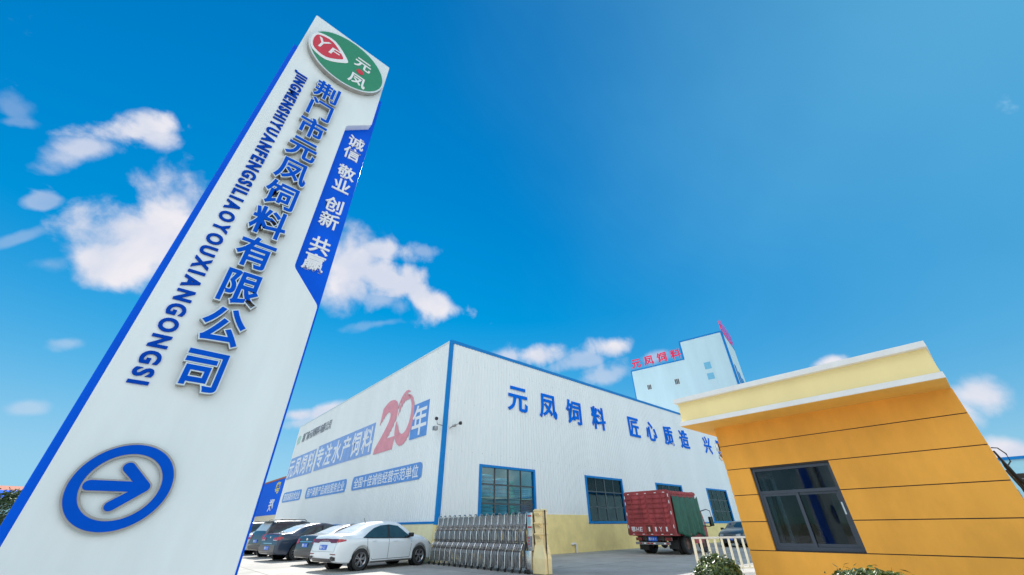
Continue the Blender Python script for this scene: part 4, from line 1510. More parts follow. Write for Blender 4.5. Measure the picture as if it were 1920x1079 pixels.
def car(name, spec, paint, loc, rz, label, opts):
    L, W2, R = spec['L'], spec['W'] / 2, spec['R']
    t = thing(name, (0, 0, 0), label, 'car', opts.get('group'))
    # stations, dense round the arches and ends
    xs = {0, .015, .03, .05, .08, .11, .14, .2, .27, .35}
    xs |= {L - q for q in (0, .015, .04, .08, .13, .2, .3)}
    x_ = .35
    while x_ < L - .3:
        xs.add(round(x_, 3))
        x_ += .07
    RA = R + .055
    for w in (spec['rw'], spec['fw']):
        for k in range(17):
            xs.add(round(w + RA * cos(pi * k / 16) * 0.999, 4))
    xs = sorted(xs)
    xs = [x for i, x in enumerate(xs) if i == 0 or x - xs[i - 1] > .006]
    rings = []
    for x in xs:
        zt, w = interp(spec['top'], x), W2 * interp(spec['plan'], x)
        zb = interp(spec['bottom'], x)
        zf = zb
        for c in (spec['rw'], spec['fw']):
            if abs(x - c) < RA:
                zb = max(zb, R + sqrt(RA * RA - (x - c) ** 2))
        belt = min(interp(spec['belt'], x), zt - .012)
        belt = max(belt, zb + .10)
        zt = max(zt, belt + .01)
        wt = min(interp(spec['roofw'], x) * W2 / .9, w - .06)
        z3, z5 = zb + .03, max(.60, zb + .06)
        z5 = min(z5, belt - .03)
        hh_ = zt - belt
        e = min(.07, hh_ * .25)
        pts = [(0, zf), (w - .22, zf), (w - .06, zb if zb == zf else zb - .0), (w - .022, z3), (w - .004, (z3 + z5) / 2), (w, z5), (w - .006, z5 * .45 + belt * .55), (w - .028, belt - .02), (w - .045, belt)]
        a = (w - .062, belt + min(.014, hh_ * .3))
        c = (wt + .015, zt - e)
        for u in (0, .33, .66, 1):
            bul = .02 * sin(pi * u) * min(1, hh_ / .4)
            pts.append((a[0] + (c[0] - a[0]) * u + bul, a[1] + (c[1] - a[1]) * u))
        pts += [(wt - .035, zt - e * .35), (wt * .72, zt + .004), (wt * .4, zt + .012), (0, zt + .016)]
        rings.append([(x, y, z) for y, z in pts] + [(x, -y, z) for y, z in pts[-2:0:-1]])
    n = len(rings[0])
    b = MB()
    vs = [V(p) for r in rings for p in r]
    fs = [(i * n + j, i * n + (j + 1) % n, (i + 1) * n + (j + 1) % n, (i + 1) * n + j) for i in range(len(rings) - 1) for j in range(n)]
    fs += [tuple(range(n))[::-1], tuple((len(rings) - 1) * n + j for j in range(n))]
    b.add(vs, fs)
    b.build('body', paint, t, smooth=38)
    tree = BVHTree.FromPolygons(vs, [f for f in fs])

    def patch(lo, hi, d, off, nu=14, nv=5):
        """quad patch laid on the body: lo and hi are edge polylines of points seen along d"""
        d = V(d).normalized()

        def along(pl, u):
            pl = [V(p) for p in pl]
            ls = [(pl[i + 1] - pl[i]).length for i in range(len(pl) - 1)]
            s_ = u * sum(ls)
            for i, l in enumerate(ls):
                if s_ <= l or i == len(ls) - 1:
                    return pl[i].lerp(pl[i + 1], min(1, s_ / max(l, 1e-6)))
                s_ -= l
        vs_, ok = [], True
        for i in range(nu + 1):
            p0, p1 = along(lo, i / nu), along(hi, i / nu)
            for j in range(nv + 1):
                p = p0.lerp(p1, j / nv)
                h = tree.ray_cast(p - d * 6, d)
                q = h[0] if h[0] is not None else p
                nn = h[1] if h[0] is not None else -d
                if nn.dot(d) > 0:
                    nn = -nn
                vs_.append(q + (nn * .6 - d * .4) * off)
        fs_ = [(i * (nv + 1) + j, (i + 1) * (nv + 1) + j, (i + 1) * (nv + 1) + j + 1, i * (nv + 1) + j + 1) for i in range(nu) for j in range(nv)]
        return vs_, fs_

    def P(name, m, lo, hi, d, off=.006, nu=14, nv=5, parent=t, sm=40, both=False):
        b_ = MB()
        b_.add(*patch(lo, hi, d, off, nu, nv))
        if both:
            mir = lambda pl: [(p[0], -p[1], p[2]) for p in pl]
            b_.add(*patch(mir(lo), mir(hi), (d[0], -d[1], d[2]), off, nu, nv))
        return b_.build(name, m, parent, smooth=sm)
    # side glass
    lo, hi, (pa, pb) = spec['side']
    for s in (-1, 1):
        d = (0, -s, 0)
        mk = lambda pl: [(x, s * .9, z) for x, z in pl]
        P('side_window', M['car_glass'], mk(lo), mk(hi), d, .004, 30, 6)
        zl, zh = interp(lo, (pa + pb) / 2), interp(hi, (pa + pb) / 2)
        P('pillar', M['black'], mk([(pa, zl + .0), (pb, zl)]), mk([(pa + .04, zh - .01), (pb + .02, zh - .01)]), d, .010, 2, 5)
        P('window_trim', M['black'], mk([(x, z - .022) for x, z in lo]), mk([(x, z + .004) for x, z in lo]), d, .007, 24, 1)
        # doors: panel gaps and handles
        x0, xm, x1 = spec['rw'] + .18, (pa + pb) / 2, spec['fw'] - .52
        sill = .30 if spec is not SUV else .38
        dr = None
        for xa, xb, dx0 in ((x0, xm, .0), (xm, x1, 0)):
            bt = interp(spec['belt'], xa) - .03
            bb = MB()
            gp_ = .008
            arch = xa == x0
            lop = [(xa + (.30 if arch else 0), sill)]
            path = []
            if arch:
                for k in range(9):
                    u = k / 8
                    path.append((xa - .02 + .30 * u ** 2.2, bt + (sill - bt) * u))
            else:
                path = [(xa, bt + (sill - bt) * k / 4) for k in range(5)]
            path2 = path + [(xb - .004, sill)] if True else path
            for (ax_, az_), (bx_, bz_) in zip(path, path[1:]):
                bb.add(*patch([(ax_ - gp_, s * .9, az_), (bx_ - gp_, s * .9, bz_)], [(ax_ + gp_, s * .9, az_), (bx_ + gp_, s * .9, bz_)], d, .002, 2, 1))
            bb.add(*patch([(path[-1][0], s * .9, sill - gp_), (xb, s * .9, sill - gp_)], [(path[-1][0], s * .9, sill + gp_), (xb, s * .9, sill + gp_)], d, .002, 8, 1))
            if xb == x1:
                bb.add(*patch([(x1 + .06 - gp_, s * .9, bt), (x1 - gp_, s * .9, sill)], [(x1 + .06 + gp_, s * .9, bt), (x1 + gp_, s * .9, sill)], d, .002, 6, 1))
            do = bb.build('door', M['seam'], t, fix=False)
            hx = xa + .20 if not arch else xa + .18
            hz = bt - .075
            bb = MB()
            h = tree.ray_cast(V((hx + .1, s * 3, hz)), V(d))
            yy = h[0].y if h[0] is not None else s * W2
            bb.bbox(hx, hx + .19, yy - .012, yy + .03 * s if s > 0 else yy - .03, hz - .014, hz + .016, .008)
            bb.build('handle', paint, do, smooth=40)
        # mirror
        bb = MB()
        mx_ = (hi[-1][0] - .10)
        mz = lo[-1][1] + .03
        bb.bbox(mx_ - .02, mx_ + .13, s * (W2 - .02), s * (W2 + .17), mz - .03, mz + .11, .035)
        bb.bbox(mx_ + .02, mx_ + .08, s * (W2 - .12), s * W2, mz - .03, mz + .01, .01)
        bb.build('wing_mirror', opts.get('mirror', M['black']), t, smooth=50)
        # sill
        P('sill', M['bumper'], mk([(spec['rw'] + .42, spec['bottom'][3][1] + .005), (spec['fw'] - .42, spec['bottom'][3][1] + .005)]), mk([(spec['rw'] + .40, spec['bottom'][3][1] + .055), (spec['fw'] - .40, spec['bottom'][3][1] + .055)]), d, .006, 10, 2)
    # windscreens
    r0, r1, wa, wb = spec['rear']
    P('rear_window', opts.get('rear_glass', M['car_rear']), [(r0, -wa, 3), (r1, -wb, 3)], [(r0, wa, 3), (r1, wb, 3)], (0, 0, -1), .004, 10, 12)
    w0_, w1_, wa, wb = spec['wind']
    P('windscreen', M['car_glass'], [(w0_, -wa, 3), (w1_, -wb, 3)], [(w0_, wa, 3), (w1_, wb, 3)], (0, 0, -1), .004, 10, 12)
    # wheels
    for wx_ in (spec['rw'], spec['fw']):
        for s in (-1, 1):
            c = V((wx_, s * (W2 - .115), R))
            b = MB()
            b.lathe([(R * .62, -.10), (R * .93, -.105), (R, -.075), (R, .075), (R * .93, .10), (R * .70, .105), (R * .66, .085)], c, (0, s, 0), 36, False)
            wo_ = b.build('wheel', M['rubber'], t, smooth=40)
            b = MB()
            b.lathe([(R * .69, .088), (R * .66, .095), (R * .60, .07), (R * .60, -.06)], c, (0, s, 0), 36, False)
            ns = opts.get('spokes', 10)
            for k in range(ns):
                a = 2 * pi * k / ns + .2
                for da in ((-.13, .13) if ns <= 6 else (0,)):
                    e0 = V((cos(a), 0, sin(a)))
                    e1 = V((cos(a + da * 1.5), 0, sin(a + da * 1.5)))
                    q0, q1 = c + e0 * (R * .12) + V((0, s * .075, 0)), c + e1 * (R * .65) + V((0, s * .082, 0))
                    tn = (q1 - q0).cross(V((0, s, 0))).normalized()
                    wd0, wd1 = R * .055, R * .045
                    b.add([q0 - tn * wd0, q0 + tn * wd0, q1 + tn * wd1, q1 - tn * wd1] + [p - V((0, s * .03, 0)) for p in (q0 - tn * wd0, q0 + tn * wd0, q1 + tn * wd1, q1 - tn * wd1)],
                          [(0, 1, 2, 3), (4, 7, 6, 5), (0, 4, 5, 1), (1, 5, 6, 2), (2, 6, 7, 3), (3, 7, 4, 0)])
            b.lathe([(0.0, .092), (R * .15, .088), (R * .19, .05)], c, (0, s, 0), 16)
            b.build('rim', M['alloy'], wo_, smooth=35)
            b = MB()
            b.lathe([(0.0, .02), (R * .64, .02), (R * .64, .012), (0, .012)], c, (0, s, 0), 24)
            b.build('brake', M['well'], wo_)
            b = MB()
            b.lathe([(R + .05, -.15), (R + .05, .07)], c, (0, s, 0), 24)
            b.f = [f for f in b.f if len(f) == 4]
            b.m = b.m[:len(b.f)]
            b.lathe([(0.0, -.15), (R + .05, -.15)], c, (0, s, 0), 24)
            b.build('wheel_well', M['well'], t, fix=False)
    opts['detail'](t, P, patch, tree, spec)
    t.location = loc
    t.rotation_euler = (0, 0, rz)
    t.scale = [opts.get('scale', 1)] * 3
    return t


def plate_at(t, tree, y_, z_, text, w=.44, h=.14, front=None):
    x_ = 0
    hit = tree.ray_cast(V((-3, y_, z_)), V((1, 0, 0))) if front is None else tree.ray_cast(V((front + 3, y_, z_)), V((-1, 0, 0)))
    x_ = hit[0].x if hit[0] is not None else 0
    s = -1 if front is None else 1
    b_ = MB()
    x_ += s * .004
    b_.box(x_, x_ + s * .018, y_ - w / 2, y_ + w / 2, z_ - h / 2, z_ + h / 2)
    po_ = b_.build('number_plate', M['plate'], t)
    b_ = MB()
    n_ = len(text)
    for i, q in enumerate(text):
        yy = y_ + s * (-w * .42 + w * .84 * (i + .5) / n_)
        glyph(b_, q, .018, V((x_ + s * .0185, yy, z_)), V((0, s, 0)) if s < 0 else V((0, 1, 0)), ZP, .085, .115, 0, .002, cx=.5 if ord(q) > 999 else .3)
    b_.build('plate_character', M['mural_white'], po_)


def rear_common(t, P, tree, spec, lampm, band=None, plate=None, plate_z=.62, bump_m=None, bump=(.26, .42)):
    W2 = spec['W'] / 2
    P('bumper_insert', bump_m or M['bumper'], [(0, -W2 * .80, bump[0]), (0, W2 * .80, bump[0])], [(0, -W2 * .80, bump[1]), (0, W2 * .80, bump[1])], (1, 0, 0), .010, 18, 4)
    if plate:
        plate_at(t, tree, 0.0, plate_z, plate)


def d_white(t, P, patch, tree, spec):
    W2 = .90
    # full width lamp bar, deeper at both ends, wrapping on to the wings
    P('tail_lamp', M['lamp_dark'], [(0, -.74, .835), (0, -.40, .825), (0, -.32, .865), (0, .32, .865), (0, .40, .825), (0, .74, .835)],
      [(0, -.76, .945), (0, -.40, .945), (0, 0, .955), (0, .40, .945), (0, .76, .945)], (1, 0, 0), .012, 40, 3)
    for s in (-1, 1):
        d = (0.55, -s * .83, 0)
        P('tail_lamp', M['lamp_red'], [(0.02, s * .80, .84), (.30, s * .88, .885)], [(0.02, s * .80, .945), (.30, s * .88, .925)], d, .010, 10, 3)
        P('bumper_lamp', M['lamp_dark'], [(0, s * .52, .50), (0, s * .80, .49)], [(0, s * .52, .525), (0, s * .80, .52)], (1, 0, 0), .012, 8, 1)
        P('bumper_vent', M['black'], [(0, s * .56, .40), (0, s * .62, .34), (0, s * .80, .335)], [(0, s * .56, .43), (0, s * .64, .455), (0, s * .80, .43)], (1, 0, 0), .012, 8, 2)
    P('bumper_insert', M['bumper'], [(0, -.62, .285), (0, .62, .285)], [(0, -.56, .385), (0, .56, .385)], (1, 0, 0), .014, 18, 3)
    b_ = MB()
    ascii_word(b_, 'YYYYYY', .008, V((-0.0 + .012, .0, .90)), V((0, -1, 0)), ZP, .34, .032, 0, .012)
    b_2 = MB()
    for k in range(5):
        y_ = .17 - k * .085
        hit = tree.ray_cast(V((-3, y_, .905)), V((1, 0, 0)))
        xx = hit[0].x if hit[0] is not None else .05
        b_2.box(xx - .022, xx - .013, y_ - .022, y_ + .022, .895, .902)
        b_2.box(xx - .022, xx - .013, y_ - .022, y_ - .012, .9021, .922)
    b_2.build('badge', M['chrome'], t)
    plate_at(t, tree, 0.0, .70, '鄂H·E1')
    # boot lid gap and lip
    P('boot_seam', M['seam'], [(0, -.70, .575), (0, .70, .575)], [(0, -.70, .582), (0, .70, .582)], (1, 0, 0), .003, 16, 1)
    for s in (-1, 1):
        P('boot_seam', M['seam'], [(0, s * .70, .575), (0, s * .735, .83)], [(0, s * .707, .575), (0, s * .742, .83)], (1, 0, 0), .003, 6, 1)
    b_ = MB()
    b_.tube([(1.55, 0, 1.42), (1.45, 0, 1.60)], [.012, .006], 6)
    b_.build('aerial', M['black'], t)
    P('head_lamp', M['lamp_clear'], [(4.20, -.9, .70), (4.52, -.75, .60)], [(4.15, -.9, .80), (4.50, -.75, .70)], (-.35, .93, 0), .008, 8, 3)
    P('head_lamp', M['lamp_clear'], [(4.20, .9, .70), (4.52, .75, .60)], [(4.15, .9, .80), (4.50, .75, .70)], (-.35, -.93, 0), .008, 8, 3)


def d_navy(t, P, patch, tree, spec):
    for s in (-1, 1):
        P('tail_lamp', M['lamp_red'], [(0, s * .34, .80), (0, s * .80, .78)], [(0, s * .40, .90), (0, s * .80, .93)], (1, 0, 0), .014, 12, 4)
        P('tail_lamp', M['lamp_red'], [(0.02, s * .84, .80), (.22, s * .88, .86)], [(0.02, s * .84, .93), (.20, s * .88, .93)], (.5, -s * .86, 0), .010, 8, 3)
        P('lamp_strip', M['reflector_white'], [(0, s * .40, .795), (0, s * .74, .79)], [(0, s * .40, .812), (0, s * .74, .805)], (1, 0, 0), .020, 10, 1)
    P('chrome_strip', M['chrome'], [(0, -.42, .665), (0, .42, .665)], [(0, -.42, .695), (0, .42, .695)], (1, 0, 0), .016, 14, 1)
    b_ = MB()
    b_.lathe([(.0, -.014), (.045, -.012), (.045, .01)], (.055, 0, .90), (-1, 0, -.2), 5)
    b_.build('emblem', M['chrome'], t)
    rear_common(t, P, tree, spec, None, plate='鄂H·Y1', plate_z=.50, bump=(.30, .62), bump_m=mat('grey brown bumper film', (.13, .125, .125), .45))
    P('boot_lip', M['lamp_dark'], [(.10, -.66, 3), (.10, .66, 3)], [(.125, -.66, 3), (.125, .66, 3)], (0, 0, -1), .012, 14, 1)


def d_black(t, P, patch, tree, spec):
    for s in (-1, 1):
        P('tail_lamp', M['lamp_red'], [(0, s * .56, .78), (0, s * .80, .72)], [(0, s * .56, .93), (0, s * .80, .95)], (1, 0, 0), .014, 10, 4)
        P('tail_lamp', M['lamp_red'], [(0.02, s * .84, .76), (.22, s * .88, .84)], [(0.02, s * .84, .94), (.18, s * .88, .94)], (.5, -s * .86, 0), .010, 8, 3)
    P('chrome_strip', M['chrome'], [(0, -.52, .815), (0, .52, .815)], [(0, -.52, .845), (0, .52, .845)], (1, 0, 0), .018, 14, 1)
    b_ = MB()
    b_.lathe([(.0, -.014), (.05, -.012), (.05, .01)], (.05, 0, .91), (-1, 0, -.2), 14)
    b_.build('emblem', M['chrome'], t)
    rear_common(t, P, tree, spec, None, plate='鄂H·1E', plate_z=.71, bump=(.30, .50))


def d_silver(t, P, patch, tree, spec):
    for s in (-1, 1):
        P('tail_lamp', M['lamp_red'], [(0, s * .30, .80), (0, s * .80, .76)], [(0, s * .36, .90), (0, s * .80, .92)], (1, 0, 0), .014, 10, 4)
        P('tail_lamp', M['lamp_red'], [(0.02, s * .84, .78), (.28, s * .88, .86)], [(0.02, s * .84, .92), (.26, s * .88, .90)], (.5, -s * .86, 0), .010, 8, 3)
    rear_common(t, P, tree, spec, None, plate='鄂H·Y1', plate_z=.62)


def d_suv(t, P, patch, tree, spec):
    for s in (-1, 1):
        P('tail_lamp', M['lamp_red'], [(0, s * .62, .86), (0, s * .84, .84)], [(0, s * .62, 1.02), (0, s * .82, 1.10)], (1, 0, 0), .014, 8, 4)
        b_ = MB()
        b_.tube([(.7, s * .60, 1.735), (.8, s * .60, 1.775), (2.2, s * .60, 1.775), (2.35, s * .60, 1.70)], .018, 8)
        b_.build('roof_rail', M['black'], t, smooth=50)
    rear_common(t, P, tree, spec, None, plate='鄂H·E1', plate_z=.75, bump=(.36, .55))
    b_ = MB()
    b_.bbox(.22, .46, -.58, .58, 1.655, 1.69, .012)
    b_.build('spoiler', M['car_black'], t, smooth=40)


def d_front(t, P, patch, tree, spec):
    L = spec['L']
    for s in (-1, 1):
        P('head_lamp', M['lamp_clear'], [(L, s * .42, .62), (L, s * .68, .60)], [(L, s * .40, .72), (L, s * .68, .76)], (-1, 0, 0), .012, 8, 3)
    P('grille', M['black'], [(L, -.38, .52), (L, .38, .52)], [(L, -.36, .64), (L, .36, .64)], (-1, 0, 0), .012, 10, 2)
    P('bumper_insert', M['black'], [(L, -.55, .28), (L, .55, .28)], [(L, -.55, .40), (L, .55, .40)], (-1, 0, 0), .012, 10, 2)
    plate_at(t, tree, 0, .46, '鄂H·Y1', front=L)


YAW = radians(11.5)
PARK = 'cars parked nose in along the end wall'
car('parked_sedan', SEDAN, M['car_white'], (5.81, 17.05, 0), YAW, 'clean white sedan with a full width red lamp bar, closest to the gate', dict(detail=d_white, spokes=5, scale=1.035, group=PARK))
car('parked_sedan', SEDAN, M['car_black'], (6.18, 20.45, 0), YAW, 'black sedan mostly hidden behind the white sedan, chrome strip above its blue plate', dict(detail=d_black, group=PARK))
car('parked_sedan', SEDAN, M['car_navy'], (5.70, 24.6, 0), YAW, 'dark navy sedan with large red tail lamps and a chrome strip', dict(detail=d_navy, spokes=10, scale=1.055, group=PARK))
car('parked_estate', SUV, M['car_black'], (5.9, 28.35, 0), YAW, 'tall dark estate car with roof rails, parked behind the navy sedan', dict(detail=d_suv, group=PARK))
car('parked_sedan', SEDAN, M['car_silver'], (5.8, 31.8, 0), YAW, 'silver white sedan half hidden by the edge of the pylon sign', dict(detail=d_silver, group=PARK))
car('parked_estate', SUV, M['car_grey'], (6.0, 36.0, 0), YAW, 'dark car whose roof shows over the silver sedan beside the pylon', dict(detail=d_suv, group=PARK))
car('parked_sedan', RAISE, M['car_grey'], (35.3, 13.0, 0), pi, 'dark slate sedan facing out by the warehouse wall behind the railing', dict(detail=d_front, group='car by the long wall'))


# ------------------------------------------------------------------ truck
TX, TY0, TY1 = 21.2, 11.55, 14.32
tr = thing('cargo_truck', (23.4, 12.9, 0), 'red cargo truck with ribbed rear doors and green tarpaulin sides, seen from behind', 'truck')
TB = 24.15
b = MB()
b.box(TX, TB, TY0, TY1, 0.82, 0.92)
b.box(TX + .02, TB, TY0 + .04, TY1 - .04, 0.921, 2.74)
b.box(TX - .015, TX + .10, TY0 - .005, TY0 + .09, 0.83, 2.86)
b.box(TX - .015, TX + .10, TY1 - .09, TY1 + .005, 0.83, 2.86)
b.box(TX - .018, TX + .10, TY0 + .091, TY1 - .091, 2.72, 2.90)
b.box(TX + .101, TB, TY0, TY0 + .08, 2.70, 2.84)
b.box(TX + .101, TB, TY1 - .08, TY1, 2.70, 2.84)
b.box(TB - .08, TB + .002, TY0 + .081, TY1 - .081, 2.745, 2.88)
for k in range(16):
    xx = TX + .2 + k * .18
    b.box(xx, xx + .05, TY0 - .02, TY0 - .001, 2.70, 2.80)
b.build('cargo_box', M['truck_red'], tr)
ym = (TY0 + TY1) / 2
for y0, y1 in ((TY0 + .10, ym - .01), (ym + .01, TY1 - .10)):
    b = MB()
    b.box(TX - .012, TX + .015, y0, y1, 1.30, 2.71)
    for k in range(6):
        zz = 1.34 + k * .228
        # pressed ribs: each a shallow trapezoid
        b.prism([(0, zz), (-.035, zz + .05), (-.035, zz + .125), (0, zz + .17)], (TX - .012, y0 + .08, 0), XP, ZP, (0, (y1 - y0) - .16, 0))
    do = b.build('rear_door', M['truck_red'], tr)
    b = MB()
    for yy in (y0 + .36, y1 - .36):
        b.tube([(TX - .065, yy, 1.32), (TX - .065, yy, 2.70)], .018, 8)
        for zz in (1.42, 1.9, 2.4):
            b.box(TX - .08, TX - .013, yy - .04, yy + .04, zz, zz + .05)
        b.tube([(TX - .075, yy, 1.55), (TX - .085, yy + .22, 1.53)], .014, 6)
    b.build('lock_bar', M['truck_red'], do, smooth=50)
b = MB()
b.box(TX - .012, TX + .015, TY0 + .10, TY1 - .10, .935, 1.285)
for k in range(22):
    yy = TY0 + .18 + k * .112
    b.box(TX - .03, TX - .0125, yy, yy + .04, .96, 1.26)
tg = b.build('tailgate', M['truck_red'], tr)
b = MB()
for q, yc, w in (('鄂', 13.98, .30), ('H', 13.72, .2), ('E', 13.50, .2), ('1', 13.0, .161), ('1', 12.62, .16), ('Y', 12.34, .2), ('1', 12.0, .16)):
    if q == '鄂':
        glyph(b, q, .018, V((TX - .031, yc, 1.11)), V((0, -1, 0)), ZP, .27, .25, 0, .004)
    else:
        ascii_word(b, q, .008, V((TX - (.0365 if 12.82 < yc < 13.2 else .031), yc, 1.11)), V((0, -1, 0)), ZP, w * .55 if q == '1' else w * .8, .20, 0, .004)
b.build('lettering', M['mural_white'], tg)
b = MB()
b.box(TX - .036, TX - .0305, 12.82, 13.2, .92, 1.30)
b.build('patch_plate', M['lamp_dark'], tg)
b = MB()
for yy in (11.75, 12.25, 12.85, 13.35, 13.95):
    b.box(TX - .022, TX - .0185, yy, yy + .12, 2.76, 2.795)
    b.box(TX - .022, TX - .0185, yy, yy + .12, .87, .90)
for zz in (1.15, 1.75, 2.25, 2.55):
    b.box(TX - .022, TX - .0155, TY0 + .02, TY0 + .065, zz, zz + .15)
    b.box(TX - .022, TX - .0155, TY1 - .065, TY1 - .02, zz, zz + .15)
b.build('reflective_strip', M['reflector_white'], tr)


def tarp_mesh(y_, sgn, x0, x1, zt, zb, seed):
    rr = random.Random(seed)
    ph = [rr.uniform(0, 6) for _ in range(6)]
    nx, nz_ = 60, 16
    vs, fs = [], []
    for i in range(nx + 1):
        u = i / nx
        for j in range(nz_ + 1):
            w_ = j / nz_
            z_ = zt - .10 * (1 - w_) * sin(pi * ((u * 5) % 1)) * (1 if u > .1 else .4) + (zb + .07 * sin(u * 9 + ph[0]) + .03 * sin(u * 31) - zt) * w_
            off = (.025 + .075 * w_) * (sin(u * 30 + ph[1] + .8 * w_) * .5 + sin(u * 61 + ph[2] - w_) * .3 + sin(u * 15 + ph[3]) * .6) + .05 + .04 * w_
            if u < .18:
                off += .10 * w_ * sin(pi * u / .18)
            vs.append((x0 + (x1 - x0) * u + .06 * w_ * sin(u * 7 + ph[4]), y_ + sgn * off, z_ + .03 * abs(sin(u * 25)) * (1 - w_) * -1))
    for i in range(nx):
        for j in range(nz_):
            a = i * (nz_ + 1) + j
            fs.append((a, a + 1, a + nz_ + 2, a + nz_ + 1))
    mb = MB()
    mb.add(vs, fs)
    return mb


for y_, s, sd_ in ((TY0, -1, 3), (TY1, 1, 8)):
    o = tarp_mesh(y_, s, TX + .22 if s < 0 else TX + .02, TB + .08, 2.66 if s < 0 else 2.25, .80, sd_).build('tarpaulin', M['tarp'], tr, smooth=60, fix=False)
    md_ = o.modifiers.new('thickness', 'SOLIDIFY')
    md_.thickness = .008
b = MB()
for yy in (12.4, 13.4):
    b.box(TX + .1, 25.7, yy - .06, yy + .06, .60, .819)
b.box(TX + .15, TX + .25, 12.0, 13.9, .62, .80)
b.tube([(22.35, 11.9, .46), (22.35, 13.95, .46)], .07, 10)
b.lathe([(.0, -.16), (.15, -.12), (.2, 0), (.15, .12), (0, .16)], (22.3, 12.95, .44), (1, 0, 0), 16)
b.build('chassis', M['truck_dark'], tr)
b = MB()
b.bbox(TX - .02, TX + .06, 11.98, 13.98, .43, .54, .01)
bp_ = b.build('rear_bumper', M['truck_grey'], tr)
b = MB()
for yy in (12.05, 12.95, 13.15, 13.6):
    b.box(TX - .027, TX - .0205, yy, yy + .13, .46, .515)
b.build('reflective_strip', M['lamp_red'], bp_)
b = MB()
for yy in (12.2, 12.8, 13.35):
    b.box(TX - .028, TX - .0206, yy, yy + .12, .46, .515)
b.build('reflective_strip', M['reflector_white'], bp_)
b = MB()
b.box(TX + .08, TX + .10, 12.72, 13.24, .58, .78)
pl_ = b.build('number_plate', M['plate'], tr)
b = MB()
for i, q in enumerate('鄂HE1'):
    glyph(b, q, .018 if q == '鄂' else .008, V((TX + .0795, 13.16 - i * .12, .68)), V((0, -1, 0)), ZP, .11, .13, 0, .003, cx=.5 if q == '鄂' else .3)
b.build('plate_character', M['mural_white'], pl_)
b = MB()
for yy in (11.9, 13.62):
    b.box(TX + .06, TX + .14, yy, yy + .36, .60, .74)
b.build('tail_lamp', M['lamp_dark'], tr)
for y0, y1, z0 in ((13.5, 14.05, .18), (11.8, 12.3, .25)):
    b = MB()
    b.box(21.62, 21.64, y0, y1, z0, .62)
    b.build('mud_flap', M['rubber'], tr)
for wx_, ys in ((22.35, (11.70, 11.98, 13.72, 14.0)), (24.9, (12.05, 13.8))):
    for yy in ys:
        s = -1 if yy < 12.9 else 1
        b = MB()
        R = .465
        b.lathe([(R * .55, -.10), (R * .92, -.115), (R, -.08), (R, .08), (R * .92, .115), (R * .58, .10), (R * .54, .03)], (wx_, yy, R), (0, s, 0), 32, False)
        wo_ = b.build('wheel', M['rubber'], tr, smooth=40)
        b = MB()
        b.lathe([(R * .56, .06), (R * .5, .0), (R * .30, -.03), (R * .25, .05), (0, .06)], (wx_, yy, R), (0, s, 0), 24, False)
        b.build('rim', M['rust'], wo_, smooth=40)
b = MB()
b.box(22.9, 24.1, 11.62, 11.72, .45, .80)
b.box(22.9, 24.1, 14.1, 14.2, .45, .80)
b.build('side_skirt', M['truck_red'], tr)
b = MB()
prof = [(24.25, .55), (25.55, .55), (25.6, 1.25), (25.35, 1.95), (25.15, 2.15), (24.25, 2.20)]
b.prism(prof, (0, 11.98, 0), XP, ZP, (0, 1.95, 0))
cbn = b.build('cab', M['truck_red'], tr)
b = MB()
b.prism([(24.55, 1.25), (25.42, 1.25), (25.2, 1.95), (24.55, 1.95)], (0, 11.972, 0), XP, ZP, (0, -.006, 0))
b.build('side_window', M['car_glass'], cbn)
b = MB()
b.bbox(24.72, 24.80, 11.12, 11.36, 1.22, 1.66, .03)
b.tube([(24.9, 11.98, 1.9), (24.8, 11.40, 2.02), (24.76, 11.2, 1.95), (24.76, 11.16, 1.6)], .022, 8)
b.tube([(24.9, 11.98, 1.25), (24.8, 11.42, 1.20), (24.76, 11.22, 1.24)], .022, 8)
mi = b.build('wing_mirror', M['black'], tr, smooth=40)
b = MB()
b.box(24.709, 24.7195, 11.15, 11.33, 1.27, 1.62)
b.build('mirror_glass', M['chrome'], mi)


# ------------------------------------------------------------------ railing, shrubs
fa, fb = V((13.93, 7.06, 0)), V((16.75, 5.58, 0))
fd = (fb - fa).normalized()
fn = V((-fd.y, fd.x, 0))
fe = thing('railing', fa, 'cream metal railing of slanting-looking upright bars beside the guardhouse', 'railing')
b = MB()
q = fa - fd * .03
b.prism([(-.03, .905), (.03, .905), (.03, .955), (-.03, .955)], q, fn, ZP, fd * ((fb - fa).length + .06))
b.build('rail', M['fence_rail'], fe)
b = MB()
b.prism([(-.02, .10), (.02, .10), (.02, .14), (-.02, .14)], q, fn, ZP, fd * ((fb - fa).length + .06))
b.build('rail', M['fence'], fe)
nb = 13
for k in range(nb):
    p = fa + fd * ((fb - fa).length * k / (nb - 1))
    b = MB()
    hw = .036 if k else .042
    z0 = 0 if k in (0, nb - 1) else .141
    b.prism([(-hw, -.012), (hw, -.012), (hw, .012), (-hw, .012)], p + ZP * z0, fd, fn, ZP * (.904 - z0))
    b.build('post' if k in (0, nb - 1) else 'bar', M['fence'], fe)


